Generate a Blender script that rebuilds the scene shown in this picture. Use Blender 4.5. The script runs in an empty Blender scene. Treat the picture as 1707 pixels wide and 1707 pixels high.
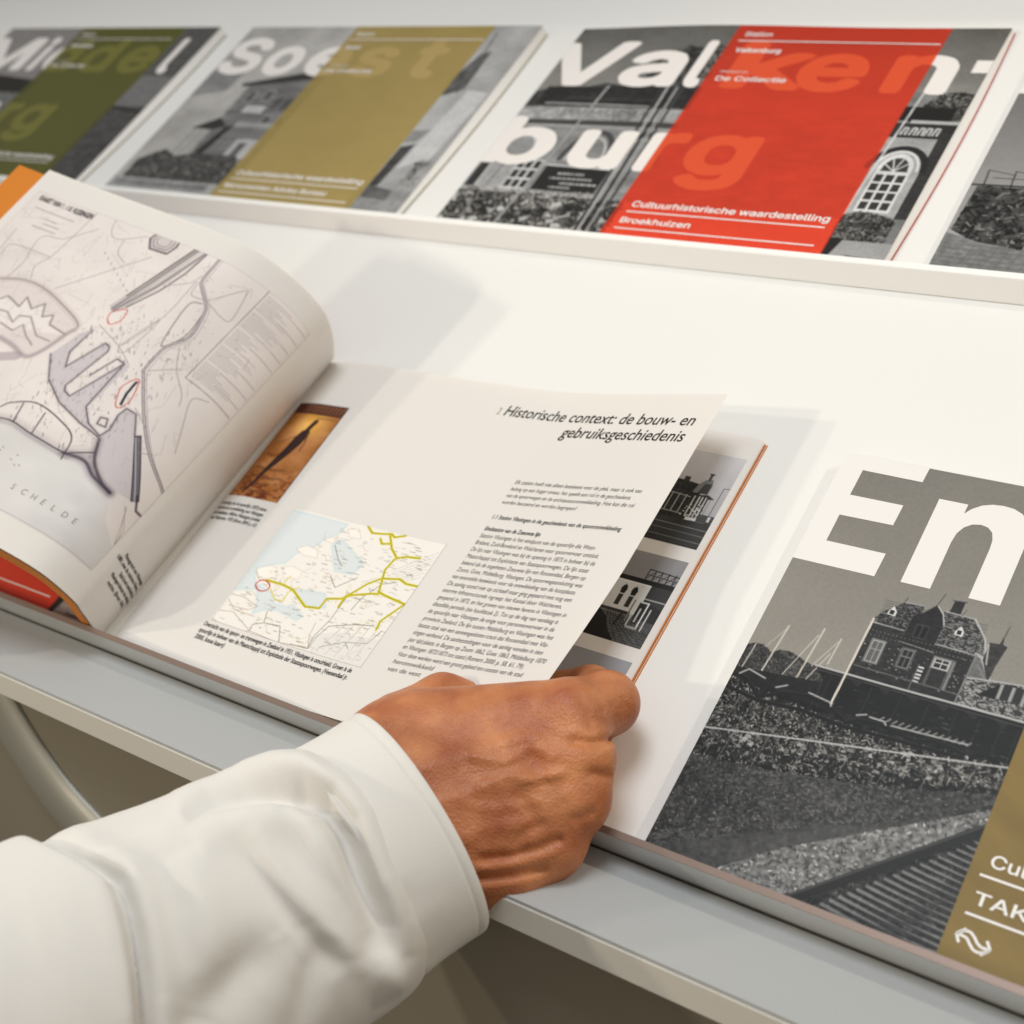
import bpy, bmesh, math, os
import numpy as np
from mathutils import Matrix, Vector

# ------------------------------------------------------------------ camera, world, lights, exposure
scn = bpy.context.scene
S = math.radians(33.84)                     # slope of the display board
U = 0.4677                                  # mm per board unit
RX = np.array([[1, 0, 0], [0, math.cos(S), -math.sin(S)], [0, math.sin(S), math.cos(S)]])
ORG = np.array([-600 * U, 340 * U, 0.0])    # board point that sits at world (0, 0, .9)

def W(p):
    """board frame in mm (x along the rail, y up the slope, h off the board) -> world metres"""
    p = (np.asarray(p, float) - ORG) / 1000.0
    q = p @ RX.T
    q[..., 2] += 0.9
    return q

F = 2241.51; CX = 853.5                     # focal length and centre in photograph pixels
M3 = np.array([[0.80621675, -0.19654412, 0.55801878], [0.49137018, 0.74776322, -0.44654844], [-0.32949945, 0.63420862, 0.69943516]])
CAMP = np.array([0, 0, 1000 * U])
cam = bpy.data.objects.new('camera', bpy.data.cameras.new('camera'))
scn.collection.objects.link(cam); scn.camera = cam
cam.data.sensor_width = 36; cam.data.lens = F / 1707 * 36
cam.data.clip_start = 0.01; cam.data.clip_end = 50
ax = RX @ M3                                # columns: right, up, back in world
mw = Matrix.Identity(4)
for i in range(3):
    for j in range(3): mw[i][j] = ax[i][j]
    mw[i][3] = float(W(CAMP)[i])
cam.matrix_world = mw
cam.data.dof.use_dof = True
cam.data.dof.focus_distance = 0.575
cam.data.dof.aperture_fstop = 9.5

wd = bpy.data.worlds.new('World'); scn.world = wd; wd.use_nodes = True
wn = wd.node_tree; bg = wn.nodes['Background']
_tc0 = wn.nodes.new('ShaderNodeTexCoord'); _sp = wn.nodes.new('ShaderNodeSeparateXYZ'); _rp = wn.nodes.new('ShaderNodeValToRGB')
_mp = wn.nodes.new('ShaderNodeMapRange'); _mp.inputs[1].default_value = -1; _mp.inputs[2].default_value = 1
_e = _rp.color_ramp.elements                # a warm room : dim floor, mid walls, light ceiling
_e[0].position = .30; _e[0].color = (.10, .075, .05, 1); _e[1].position = .85; _e[1].color = (1.0, .94, .84, 1)
_m = _e.new(.52); _m.color = (.62, .54, .43, 1)
wn.links.new(_tc0.outputs['Generated'], _sp.inputs[0]); wn.links.new(_sp.outputs['Z'], _mp.inputs[0]); wn.links.new(_mp.outputs[0], _rp.inputs[0]); wn.links.new(_rp.outputs[0], bg.inputs[0])
bg.inputs[1].default_value = 0.43

CEN = np.array([-900, 600, 0]) * U
def lamp(name, d, dist, kind, energy, col, size, spot=60, blend=.5, aim=None):
    l = bpy.data.lights.new(name, kind); l.energy = energy; l.color = col
    o = bpy.data.objects.new(name, l); scn.collection.objects.link(o)
    tgt = CEN if aim is None else np.asarray(aim) * U
    d = np.asarray(d, float); d /= np.linalg.norm(d)
    p = Vector(W(tgt + d * dist * 1000)); o.location = p
    o.rotation_euler = (Vector(W(tgt)) - p).to_track_quat('-Z', 'Y').to_euler()
    if kind == 'AREA': l.size = size
    else: l.shadow_soft_size = size
    if kind == 'SPOT': l.spot_size = math.radians(spot); l.spot_blend = blend
    return o
lamp('ceiling_spot', (-.92, -.80, 1.0), 2.6, 'SPOT', 58, (1, .90, .73), .05, 23, 1, (-740, 660, 0))
lamp('ceiling_spot', (-1.25, -.62, 1.0), 2.6, 'SPOT', 52, (1, .90, .74), .05, 23, 1, (-740, 660, 0))
lamp('ceiling_spot', (1.35, 1.15, 1.0), 2.4, 'SPOT', 58, (1, .90, .74), .05, 30, 1, (-620, 720, 0))
lamp('ceiling_panel', (.05, .30, 1.0), 2.2, 'AREA', 25, (.88, .94, 1), .8)
lamp('side_fill', (1.0, -1.15, .75), 1.7, 'AREA', 1.5, (1, .90, .76), .6, aim=(-700, 350, 60))  # added warm fill without a visible source, lifts cuff and page roll

vs = scn.view_settings
vs.view_transform = 'Standard'; vs.look = 'None'; vs.exposure = 0; vs.gamma = 1; vs.use_curve_mapping = False
scn.cycles.max_bounces = 6

# ------------------------------------------------------------------ materials
def mat(name, col, rough=.55, spec=.4, bump=0, bscale=300, coat=0, metal=0, attr=None, sss=0, var=0, vscale=20, sheen=0, thru=0):
    m = bpy.data.materials.new(name); m.use_nodes = True
    nt = m.node_tree; b = nt.nodes['Principled BSDF']
    b.inputs['Base Color'].default_value = (*col, 1); b.inputs['Roughness'].default_value = rough
    b.inputs['Specular IOR Level'].default_value = spec; b.inputs['Metallic'].default_value = metal
    b.inputs['Coat Weight'].default_value = coat; b.inputs['Coat Roughness'].default_value = .25
    b.inputs['Sheen Weight'].default_value = sheen
    if sss:
        b.inputs['Subsurface Weight'].default_value = sss; b.inputs['Subsurface Radius'].default_value = (1, .35, .2); b.inputs['Subsurface Scale'].default_value = .004
    tc = nt.nodes.new('ShaderNodeTexCoord')
    if attr:
        a = nt.nodes.new('ShaderNodeAttribute'); a.attribute_name = attr
        nt.links.new(a.outputs['Color'], b.inputs['Base Color'])
    elif var:
        n = nt.nodes.new('ShaderNodeTexNoise'); n.inputs['Scale'].default_value = vscale; n.inputs['Detail'].default_value = 5
        mx = nt.nodes.new('ShaderNodeMix'); mx.data_type = 'RGBA'
        mx.inputs[6].default_value = (*[c * (1 - var) for c in col], 1); mx.inputs[7].default_value = (*[min(1, c * (1 + var)) for c in col], 1)
        nt.links.new(tc.outputs['Object'], n.inputs['Vector']); nt.links.new(n.outputs['Fac'], mx.inputs[0]); nt.links.new(mx.outputs[2], b.inputs['Base Color'])
    if bump:
        n = nt.nodes.new('ShaderNodeTexNoise'); n.inputs['Scale'].default_value = bscale; n.inputs['Detail'].default_value = 4
        bp = nt.nodes.new('ShaderNodeBump'); bp.inputs['Strength'].default_value = bump; bp.inputs['Distance'].default_value = .0008
        nt.links.new(tc.outputs['Object'], n.inputs['Vector']); nt.links.new(n.outputs['Fac'], bp.inputs['Height']); nt.links.new(bp.outputs['Normal'], b.inputs['Normal'])
    if thru:
        t = nt.nodes.new('ShaderNodeBsdfTranslucent'); t.inputs[0].default_value = (.95, .82, .6, 1); ms = nt.nodes.new('ShaderNodeMixShader'); ms.inputs[0].default_value = thru
        nt.links.new(b.outputs[0], ms.inputs[1]); nt.links.new(t.outputs[0], ms.inputs[2]); nt.links.new(ms.outputs[0], nt.nodes['Material Output'].inputs[0])
    return m
def lin(c):
    c = np.asarray(c, float) / 255.0
    return np.where(c <= .04045, c / 12.92, ((c + .055) / 1.055) ** 2.4)
PAPER = tuple(lin((230, 226, 222)))
M = dict(
    board=mat('white_lacquer', (.80, .79, .765), .42, .35, .03, 60, var=.018, vscale=4),
    lip=mat('white_lip', (.90, .89, .865), .35, .4),
    rail=mat('satin_rail', (.60, .61, .61), .32, .5, metal=.35),
    ledge=mat('grey_white_lacquer', (.42, .43, .43), .45, .35, .06, 500),
    fascia=mat('pale_edge', (.62, .59, .53), .5, .3, .08, 700),
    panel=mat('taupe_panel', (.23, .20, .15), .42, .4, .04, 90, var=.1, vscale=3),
    floor=mat('grey_floor', (.25, .23, .2), .6, .3, .1, 40),
    paper=mat('page_paper', PAPER, .6, .25, .02, 900, thru=.12),
    edge=mat('page_edges', (.80, .77, .73), .8, .1),
    print=mat('printed_cover', PAPER, .46, .22, .01, 500, attr='ink'),
    pprint=mat('printed_page', PAPER, .6, .25, attr='ink'),
    reflected=mat('reflected_brown', (.27, .20, .17), .35, .4, metal=.5),
    streak=mat('light_streak_metal', (.44, .43, .38), .5, .5, metal=.75),
    unseen_overhang=mat('unseen_tan_overhang', (.50, .44, .35), .6, .3),  # tan so that it bounces warm light onto the board's top
    joint=mat('dark_joint', (.05, .045, .04), .7, .2),
    ink=mat('black_ink', (.022, .02, .02), .55, .2),
    greyink=mat('grey_ink', (.30, .27, .23), .55, .2),
    redink=mat('red_ink', (.55, .06, .04), .55, .2),
    white=mat('white_print', (.80, .775, .755), .45, .3),
    orange=mat('orange_card', (.62, .20, .015), .5, .3, .02, 500),
    redcard=mat('red_card', (.50, .06, .03), .5, .3),
)

# ------------------------------------------------------------------ object helpers
def root(name, label, cat, at, group=None, board=True):
    o = bpy.data.objects.new(name, None); scn.collection.objects.link(o)
    o.empty_display_size = .03
    o.location = W(at)
    if board: o.rotation_euler = (S, 0, 0)
    o['label'] = label; o['category'] = cat
    if group: o['group'] = group
    o['_at'] = [float(a) for a in at]
    return o
def local(parent, P):
    while parent.parent is not None: parent = parent.parent
    at = np.array(parent['_at'])
    return (np.asarray(P, float) - at) / 1000.0
def link(name, me, parent, m, origin=None):
    o = bpy.data.objects.new(name, me); scn.collection.objects.link(o)
    if parent is not None: o.parent = parent
    if m is not None: me.materials.append(m)
    return o
def meshdata(V, faces, smooth=True):
    me = bpy.data.meshes.new('m'); V = np.asarray(V, np.float32)
    me.vertices.add(len(V)); me.vertices.foreach_set('co', V.ravel())
    fs = [np.asarray(f, np.int32) for f in faces if len(f)]
    tot = sum(f.size for f in fs); n = sum(len(f) for f in fs)
    me.loops.add(tot); me.polygons.add(n)
    me.loops.foreach_set('vertex_index', np.concatenate([f.ravel() for f in fs]))
    ls = np.concatenate([np.full(len(f), f.shape[1], np.int32) for f in fs])
    me.polygons.foreach_set('loop_start', np.r_[0, np.cumsum(ls)[:-1]].astype(np.int32))
    me.polygons.foreach_set('loop_total', ls)
    me.polygons.foreach_set('use_smooth', np.full(n, smooth))
    me.update(calc_edges=True); me.validate()
    return me
def gridfaces(ny, nx, flip=False):
    i = np.arange(ny * nx, dtype=np.int32).reshape(ny, nx)
    q = np.stack([i[:-1, :-1], i[1:, :-1], i[1:, 1:], i[:-1, 1:]], -1).reshape(-1, 4)
    return q[:, ::-1] if flip else q
def grid(name, P, parent, m, ink=None, smooth=True, flip=False):
    """P (ny, nx, 3) in board mm; ink (ny, nx, 3) reflectance"""
    ny, nx = P.shape[:2]
    me = meshdata(local(parent, P).reshape(-1, 3), [gridfaces(ny, nx, flip)], smooth)
    if ink is not None:
        a = me.color_attributes.new('ink', 'FLOAT_COLOR', 'POINT')
        c = np.ones((ny * nx, 4), np.float32); c[:, :3] = ink.reshape(-1, 3)
        a.data.foreach_set('color', c.ravel())
    return link(name, me, parent, m)
def extrude_x(name, prof, x0, x1, parent, m, bevel=0):
    """closed profile [(y, h)] in board units, extruded along x"""
    n = len(prof); V = []
    for x in (x0, x1): V += [(x * U, y * U, h * U) for y, h in prof]
    bm = bmesh.new(); vs_ = [bm.verts.new(v) for v in local(parent, V)]
    for i in range(n): bm.faces.new((vs_[i], vs_[(i + 1) % n], vs_[n + (i + 1) % n], vs_[n + i]))
    bm.faces.new(vs_[:n][::-1]); bm.faces.new(vs_[n:])
    bmesh.ops.recalc_face_normals(bm, faces=bm.faces)
    if bevel:
        es = [e for e in bm.edges if abs(e.verts[0].co.x - e.verts[1].co.x) > .01]
        bmesh.ops.bevel(bm, geom=es, offset=bevel / 1000, segments=2, affect='EDGES', profile=.5)
    me = bpy.data.meshes.new(name); bm.to_mesh(me); bm.free()
    return link(name, me, parent, m)

# ------------------------------------------------------------------ lettering
FONT = None
try:
    FONT = bpy.data.fonts.load(os.path.join(bpy.utils.resource_path('LOCAL'), 'datafiles', 'fonts', 'Inter.woff2'))
except Exception:
    FONT = None
_tc = {}
def glyphs(txt, bold=0.0, shear=0.0, grotesque=True):
    """flat triangulated lettering, em = 1, origin at the left end of the baseline; outlines are filled one by one so overlaps stay solid"""
    k = (txt, bold, shear, grotesque)
    if k in _tc: return _tc[k]
    cu = bpy.data.curves.new('t', 'FONT'); cu.body = txt; cu.shear = shear
    cu.resolution_u = 4; cu.fill_mode = 'NONE'
    if FONT and grotesque: cu.font = FONT
    ob = bpy.data.objects.new('t', cu); scn.collection.objects.link(ob)
    dg = bpy.context.evaluated_depsgraph_get(); me = bpy.data.meshes.new_from_object(ob.evaluated_get(dg))
    co = np.zeros(len(me.vertices) * 3); me.vertices.foreach_get('co', co); co = co.reshape(-1, 3)[:, :2]
    ed = np.zeros(len(me.edges) * 2, np.int32); me.edges.foreach_get('vertices', ed); ed = ed.reshape(-1, 2)
    bpy.data.meshes.remove(me); bpy.data.objects.remove(ob); bpy.data.curves.remove(cu)
    adj = {}
    for a, b in ed: adj.setdefault(a, []).append(b); adj.setdefault(b, []).append(a)
    seen, loops = set(), []
    for st in sorted(adj):
        if st in seen: continue
        lp, cur, prev = [st], st, None; seen.add(st)
        while True:
            nx = [q for q in adj[cur] if q != prev and q not in seen]
            if not nx: break
            if prev is None: nx = [st + 1] if st + 1 in nx else nx
            prev, cur = cur, nx[0]; seen.add(cur); lp.append(cur)
        p = co[lp]; keep = np.hypot(*(p - np.roll(p, 1, 0)).T) > 1e-3; p = p[keep]
        if len(p) > 2: loops.append(p)
    area = lambda p: .5 * np.sum(p[:, 0] * np.roll(p[:, 1], -1) - np.roll(p[:, 0], -1) * p[:, 1])
    def split(p, depth=0):                   # cut a self-crossing outline into simple ones
        n = len(p)
        if depth < 8 and n > 3:
            A, B = p, np.roll(p, -1, 0)
            for i in range(n):
                r = B[i] - A[i]; sv = B - A; q = A - A[i]; den = r[0] * sv[:, 1] - r[1] * sv[:, 0]; den = np.where(np.abs(den) < 1e-14, 1e9, den)
                t = (q[:, 0] * sv[:, 1] - q[:, 1] * sv[:, 0]) / den; u = (q[:, 0] * r[1] - q[:, 1] * r[0]) / den
                ok = (t > 1e-5) & (t < 1 - 1e-5) & (u > 1e-5) & (u < 1 - 1e-5); ok[max(0, i - 1):i + 2] = False
                j = np.nonzero(ok & (np.arange(n) > i))[0]
                if len(j):
                    j = j[np.argmin(t[j])]; x = A[i] + t[j] * r
                    return split(np.vstack([[x], p[i + 1:j + 1]]), depth + 1) + split(np.vstack([p[:i + 1], [x], p[j + 1:]]), depth + 1)
        return [p] if n > 2 and abs(area(p)) > 1e-5 else []
    loops = [q for p in loops for q in split(p)]
    def inside(q, p):
        x, y = q; x1, y1 = p.T; x2, y2 = np.roll(p, -1, 0).T
        c = ((y1 > y) != (y2 > y)); return (np.sum(c & (x < x1 + (y - y1) * (x2 - x1) / np.where(y2 == y1, 1, y2 - y1))) % 2) == 1
    ar = [area(p) for p in loops]
    sgn = np.sign(ar[int(np.argmax(np.abs(ar)))]) if loops else 1
    from mathutils.geometry import tessellate_polygon
    V, T, n = [], [], 0
    hole_c = [p.mean(0) for p, a in zip(loops, ar) if a * sgn < 0]
    solid = [p for p, a in zip(loops, ar) if a * sgn > 0]; holes = [p for p, a in zip(loops, ar) if a * sgn < 0]
    for p in solid:
        hs = [holes[i] for i in range(len(holes)) if inside(hole_c[i], p)]
        allv = np.concatenate([p] + hs); want = abs(area(p)) - sum(abs(area(h)) for h in hs); best = None
        tsum = lambda t: np.abs((allv[t[:, 1], 0] - allv[t[:, 0], 0]) * (allv[t[:, 2], 1] - allv[t[:, 0], 1]) - (allv[t[:, 2], 0] - allv[t[:, 0], 0]) * (allv[t[:, 1], 1] - allv[t[:, 0], 1])).sum() / 2
        for way in (0, 1):
            if way == 0: t = np.array(tessellate_polygon([[Vector((x, y, 0)) for x, y in q] for q in [p] + hs]), np.int32).reshape(-1, 3)
            else:
                bm = bmesh.new(); bv = [bm.verts.new((x, y, 0)) for x, y in allv]; o = 0; es = []
                for q in [p] + hs:
                    es += [bm.edges.new((bv[o + i], bv[o + (i + 1) % len(q)])) for i in range(len(q))]; o += len(q)
                bm.verts.index_update(); bmesh.ops.triangle_fill(bm, use_beauty=False, use_dissolve=False, edges=es, normal=(0, 0, 1))
                t = np.array([[v.index for v in f.verts] for f in bm.faces], np.int32).reshape(-1, 3); bm.free()
            err = abs(tsum(t) - want) if len(t) else 9
            if best is None or err < best[0]: best = (err, t)
            if err < .01 * want: break
        t = best[1]
        V.append(np.concatenate([p] + hs)); T.append(t + n); n += len(V[-1])
    if bold and V:                           # heavier weight: the letters overprinted with small shifts
        v, t = np.concatenate(V), np.concatenate(T); V, T = [np.c_[v, np.zeros(len(v))]], [t]
        for i in range(8):
            V.append(np.c_[v + bold * np.array([math.cos(i * math.pi / 4), math.sin(i * math.pi / 4)]), np.full(len(v), i + 1.0)]); T.append(t + len(v) * (i + 1))
    r = (np.concatenate(V), np.concatenate(T)) if V else (np.zeros((1, 2)), np.zeros((0, 3), np.int32))
    _tc[k] = r
    return r
def line_of_text(txt, x0, x1, y, size, bold=0, shear=0, grotesque=True):
    """lettering in page mm (y down), stretched to run from x0 to x1"""
    v, t = glyphs(txt, bold, shear, grotesque)
    a, b = v[:, 0].min(), v[:, 0].max()
    k = (x1 - x0) / (b - a) if x1 is not None else size
    return np.stack([x0 + (v[:, 0] - a) * k, y - v[:, 1] * size] + ([v[:, 2]] if v.shape[1] > 2 else []), -1), t
def lettering(name, items, fn, parent, m, lift=.07):
    Vs, Ts, n = [], [], 0
    for v, t in items:
        Vs.append(v if v.shape[1] > 2 else np.c_[v, np.zeros(len(v))]); Ts.append(t + n); n += len(v)
    V = np.concatenate(Vs); P = fn(V[:, 0], V[:, 1], lift + .004 * V[:, 2])
    r = parent
    while r.parent is not None: r = r.parent
    me = meshdata(local(r, P), [np.concatenate(Ts)[:, ::-1]], False)
    return link(name, me, parent, m)
def ribbon(pts, w):
    """flat stroke of width w through pts, as (verts, tris)"""
    p = np.asarray(pts, float); V, T = [], []
    for a, b in zip(p[:-1], p[1:]):
        d = b - a; L = np.hypot(*d)
        if L < 1e-6: continue
        d /= L; nrm = np.array([-d[1], d[0]]) * w / 2; i = len(V)
        V += [a + nrm, a - nrm, b - nrm, b + nrm]; T += [(i, i + 1, i + 2), (i, i + 2, i + 3)]
    return np.array(V), np.array(T, np.int32)

# ------------------------------------------------------------------ procedural print: a small rasteriser in page millimetres
class Print:
    def __init__(s, w, h, res, col, ss=2):
        s.k = ss / res; s.ss = ss; s.res = res
        s.nx, s.ny = int(round(w / res)) + 1, int(round(h / res)) + 1
        s.H, s.Wd = s.ny * ss, s.nx * ss
        s.a = np.empty((s.H, s.Wd, 3), np.float32); s.a[:] = col
        s.rng = np.random.default_rng(7)
    def _box(s, x0, y0, x1, y1):
        i0 = max(0, int((y0) * s.k) - 1); i1 = min(s.H, int((y1) * s.k) + 3); j0 = max(0, int(x0 * s.k) - 1); j1 = min(s.Wd, int(x1 * s.k) + 3)
        if i1 <= i0 or j1 <= j0: return None
        return i0, i1, j0, j1, (np.arange(j0, j1) + .5)[None] / s.k, (np.arange(i0, i1) + .5)[:, None] / s.k
    def mask(s, pts):
        p = np.asarray(pts, float); b = s._box(p[:, 0].min(), p[:, 1].min(), p[:, 0].max(), p[:, 1].max())
        if b is None: return None
        i0, i1, j0, j1, X, Y = b; m = np.zeros((i1 - i0, j1 - j0), bool)
        for (xa, ya), (xb, yb) in zip(p, np.roll(p, -1, 0)):
            if ya == yb: continue
            m ^= ((Y >= min(ya, yb)) & (Y < max(ya, yb))) & (X < xa + (Y - ya) * (xb - xa) / (yb - ya))
        return (slice(i0, i1), slice(j0, j1)), m
    def put(s, sl, m, col, al=1.0):
        col = np.asarray(col, np.float32)
        if col.ndim == 0: col = np.repeat(col, 3)
        al = (m * al)[..., None] if np.ndim(al) == 0 else (m * al)[..., None]
        s.a[sl] = s.a[sl] * (1 - al) + col * al
    def poly(s, pts, col, al=1.0):
        r = s.mask(pts)
        if r: s.put(r[0], r[1], col, al)
    def rect(s, x0, y0, x1, y1, col, al=1.0): s.poly([(x0, y0), (x1, y0), (x1, y1), (x0, y1)], col, al)
    def line(s, pts, w, col, al=1.0, soft=None):
        soft = soft or .7 / s.k
        p = np.asarray(pts, float); e = w / 2 + 2 * soft
        bx = s._box(p[:, 0].min() - e, p[:, 1].min() - e, p[:, 0].max() + e, p[:, 1].max() + e)
        if bx is None: return
        I0, I1, J0, J1, _, _ = bx; cov = np.zeros((I1 - I0, J1 - J0), np.float32)
        for a, b in zip(p[:-1], p[1:]):
            bx = s._box(min(a[0], b[0]) - e, min(a[1], b[1]) - e, max(a[0], b[0]) + e, max(a[1], b[1]) + e)
            if bx is None: continue
            i0, i1, j0, j1, X, Y = bx; d = b - a; L = max(1e-9, d @ d)
            t = np.clip(((X - a[0]) * d[0] + (Y - a[1]) * d[1]) / L, 0, 1)
            D = np.hypot(X - a[0] - t * d[0], Y - a[1] - t * d[1]); v = cov[i0 - I0:i1 - I0, j0 - J0:j1 - J0]
            np.maximum(v, np.clip((w / 2 - D) / soft + .5, 0, 1), out=v)
        s.put((slice(I0, I1), slice(J0, J1)), cov, col, al)
    def tris(s, v, t, col, al=1.0, where=None):
        m = np.zeros((s.H, s.Wd), bool)
        for tri in t:
            r = s.mask(v[tri][:, :2])
            if r: m[r[0]] |= r[1]
        if where is not None: m &= where
        s.put((slice(0, s.H), slice(0, s.Wd)), m, col, al)
        return m
    def noise(s, cx, cy, seed, octs=1, ang=0):
        """smooth value noise 0..1 over the whole print with cells cx by cy mm"""
        rng = np.random.default_rng(seed); out = 0; amp = 1; tot = 0
        X = (np.arange(s.Wd) + .5)[None] / s.k; Y = (np.arange(s.H) + .5)[:, None] / s.k
        ca, sa = math.cos(ang), math.sin(ang)
        for o in range(octs):
            u = (X * ca + Y * sa) / cx * 2 ** o; v = (Y * ca - X * sa) / cy * 2 ** o
            u = np.broadcast_to(u, (s.H, s.Wd)); v = np.broadcast_to(v, (s.H, s.Wd)); u = u - u.min(); v = v - v.min()
            g = rng.random((int(v.max()) + 2, int(u.max()) + 2)).astype(np.float32)
            iu, iv = u.astype(int), v.astype(int); fu, fv = u - iu, v - iv
            fu = fu * fu * (3 - 2 * fu); fv = fv * fv * (3 - 2 * fv)
            n = (g[iv, iu] * (1 - fu) + g[iv, iu + 1] * fu) * (1 - fv) + (g[iv + 1, iu] * (1 - fu) + g[iv + 1, iu + 1] * fu) * fv
            out = out + n * amp; tot += amp; amp *= .55
        return out / tot
    def fill(s, pts, val, al=1.0):
        """fill with a full-size grey field val"""
        r = s.mask(pts)
        if r:
            sl, m = r; v = val[sl]; v = np.repeat(v[..., None], 3, 2) if v.ndim == 2 else v
            a = (m * al)[..., None]; s.a[sl] = s.a[sl] * (1 - a) + v * a
    def leaves(s, pts, n, size, lo, hi, seed, al=.85, elong=2.2):
        """n small leaf or stone strokes inside a polygon"""
        rng = np.random.default_rng(seed); p = np.asarray(pts, float); x0, y0 = p.min(0); x1, y1 = p.max(0)
        r = s.mask(pts)
        if not r: return
        sl, m = r
        for _ in range(n):
            x, y = rng.uniform(x0, x1), rng.uniform(y0, y1)
            i, j = int(y * s.k) - sl[0].start, int(x * s.k) - sl[1].start
            if i < 0 or j < 0 or i >= m.shape[0] or j >= m.shape[1] or not m[i, j]: continue
            g = lo + (hi - lo) * rng.random() ** 1.6; a = rng.uniform(0, 6.28); L = size * rng.uniform(.5, elong) / 2
            s.line([(x - L * math.cos(a), y - L * math.sin(a)), (x + L * math.cos(a), y + L * math.sin(a))], size * rng.uniform(.35, .7), (g, g * .985, g * .96), al)
    def done(s):
        d = np.clip(s.a, 0, 255); s.a = np.where(d < 96, d * (.58 + .42 * d / 96), d)
        a = s.a.reshape(s.ny, s.ss, s.nx, s.ss, 3).mean((1, 3))
        return lin(np.clip(a, 0, 255)) 

# ------------------------------------------------------------------ printed pictures (booklet covers are 297 x 210 mm)
WH = (232, 226, 222)
def big(pr, items, size, base, bold, col, where=None):
    """heavy title letters, each stretched between two x positions; returns their mask"""
    m = np.zeros((pr.H, pr.Wd), bool)
    for ch, x0, x1, y in items:
        v, t = line_of_text(ch, x0, x1, y, size, bold)
        m |= pr.tris(v, t, col, 1.0, where)
    return m
def band(pr, x0, x1, col, lo=.72, gain=.5):
    """translucent colour band overprinted on the picture"""
    i0, i1 = int(x0 * pr.k), int(x1 * pr.k)
    g = pr.a[:, i0:i1].mean(-1, keepdims=True) / 255
    pr.a[:, i0:i1] = np.asarray(col, np.float32) * (lo + gain * g)

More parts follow.
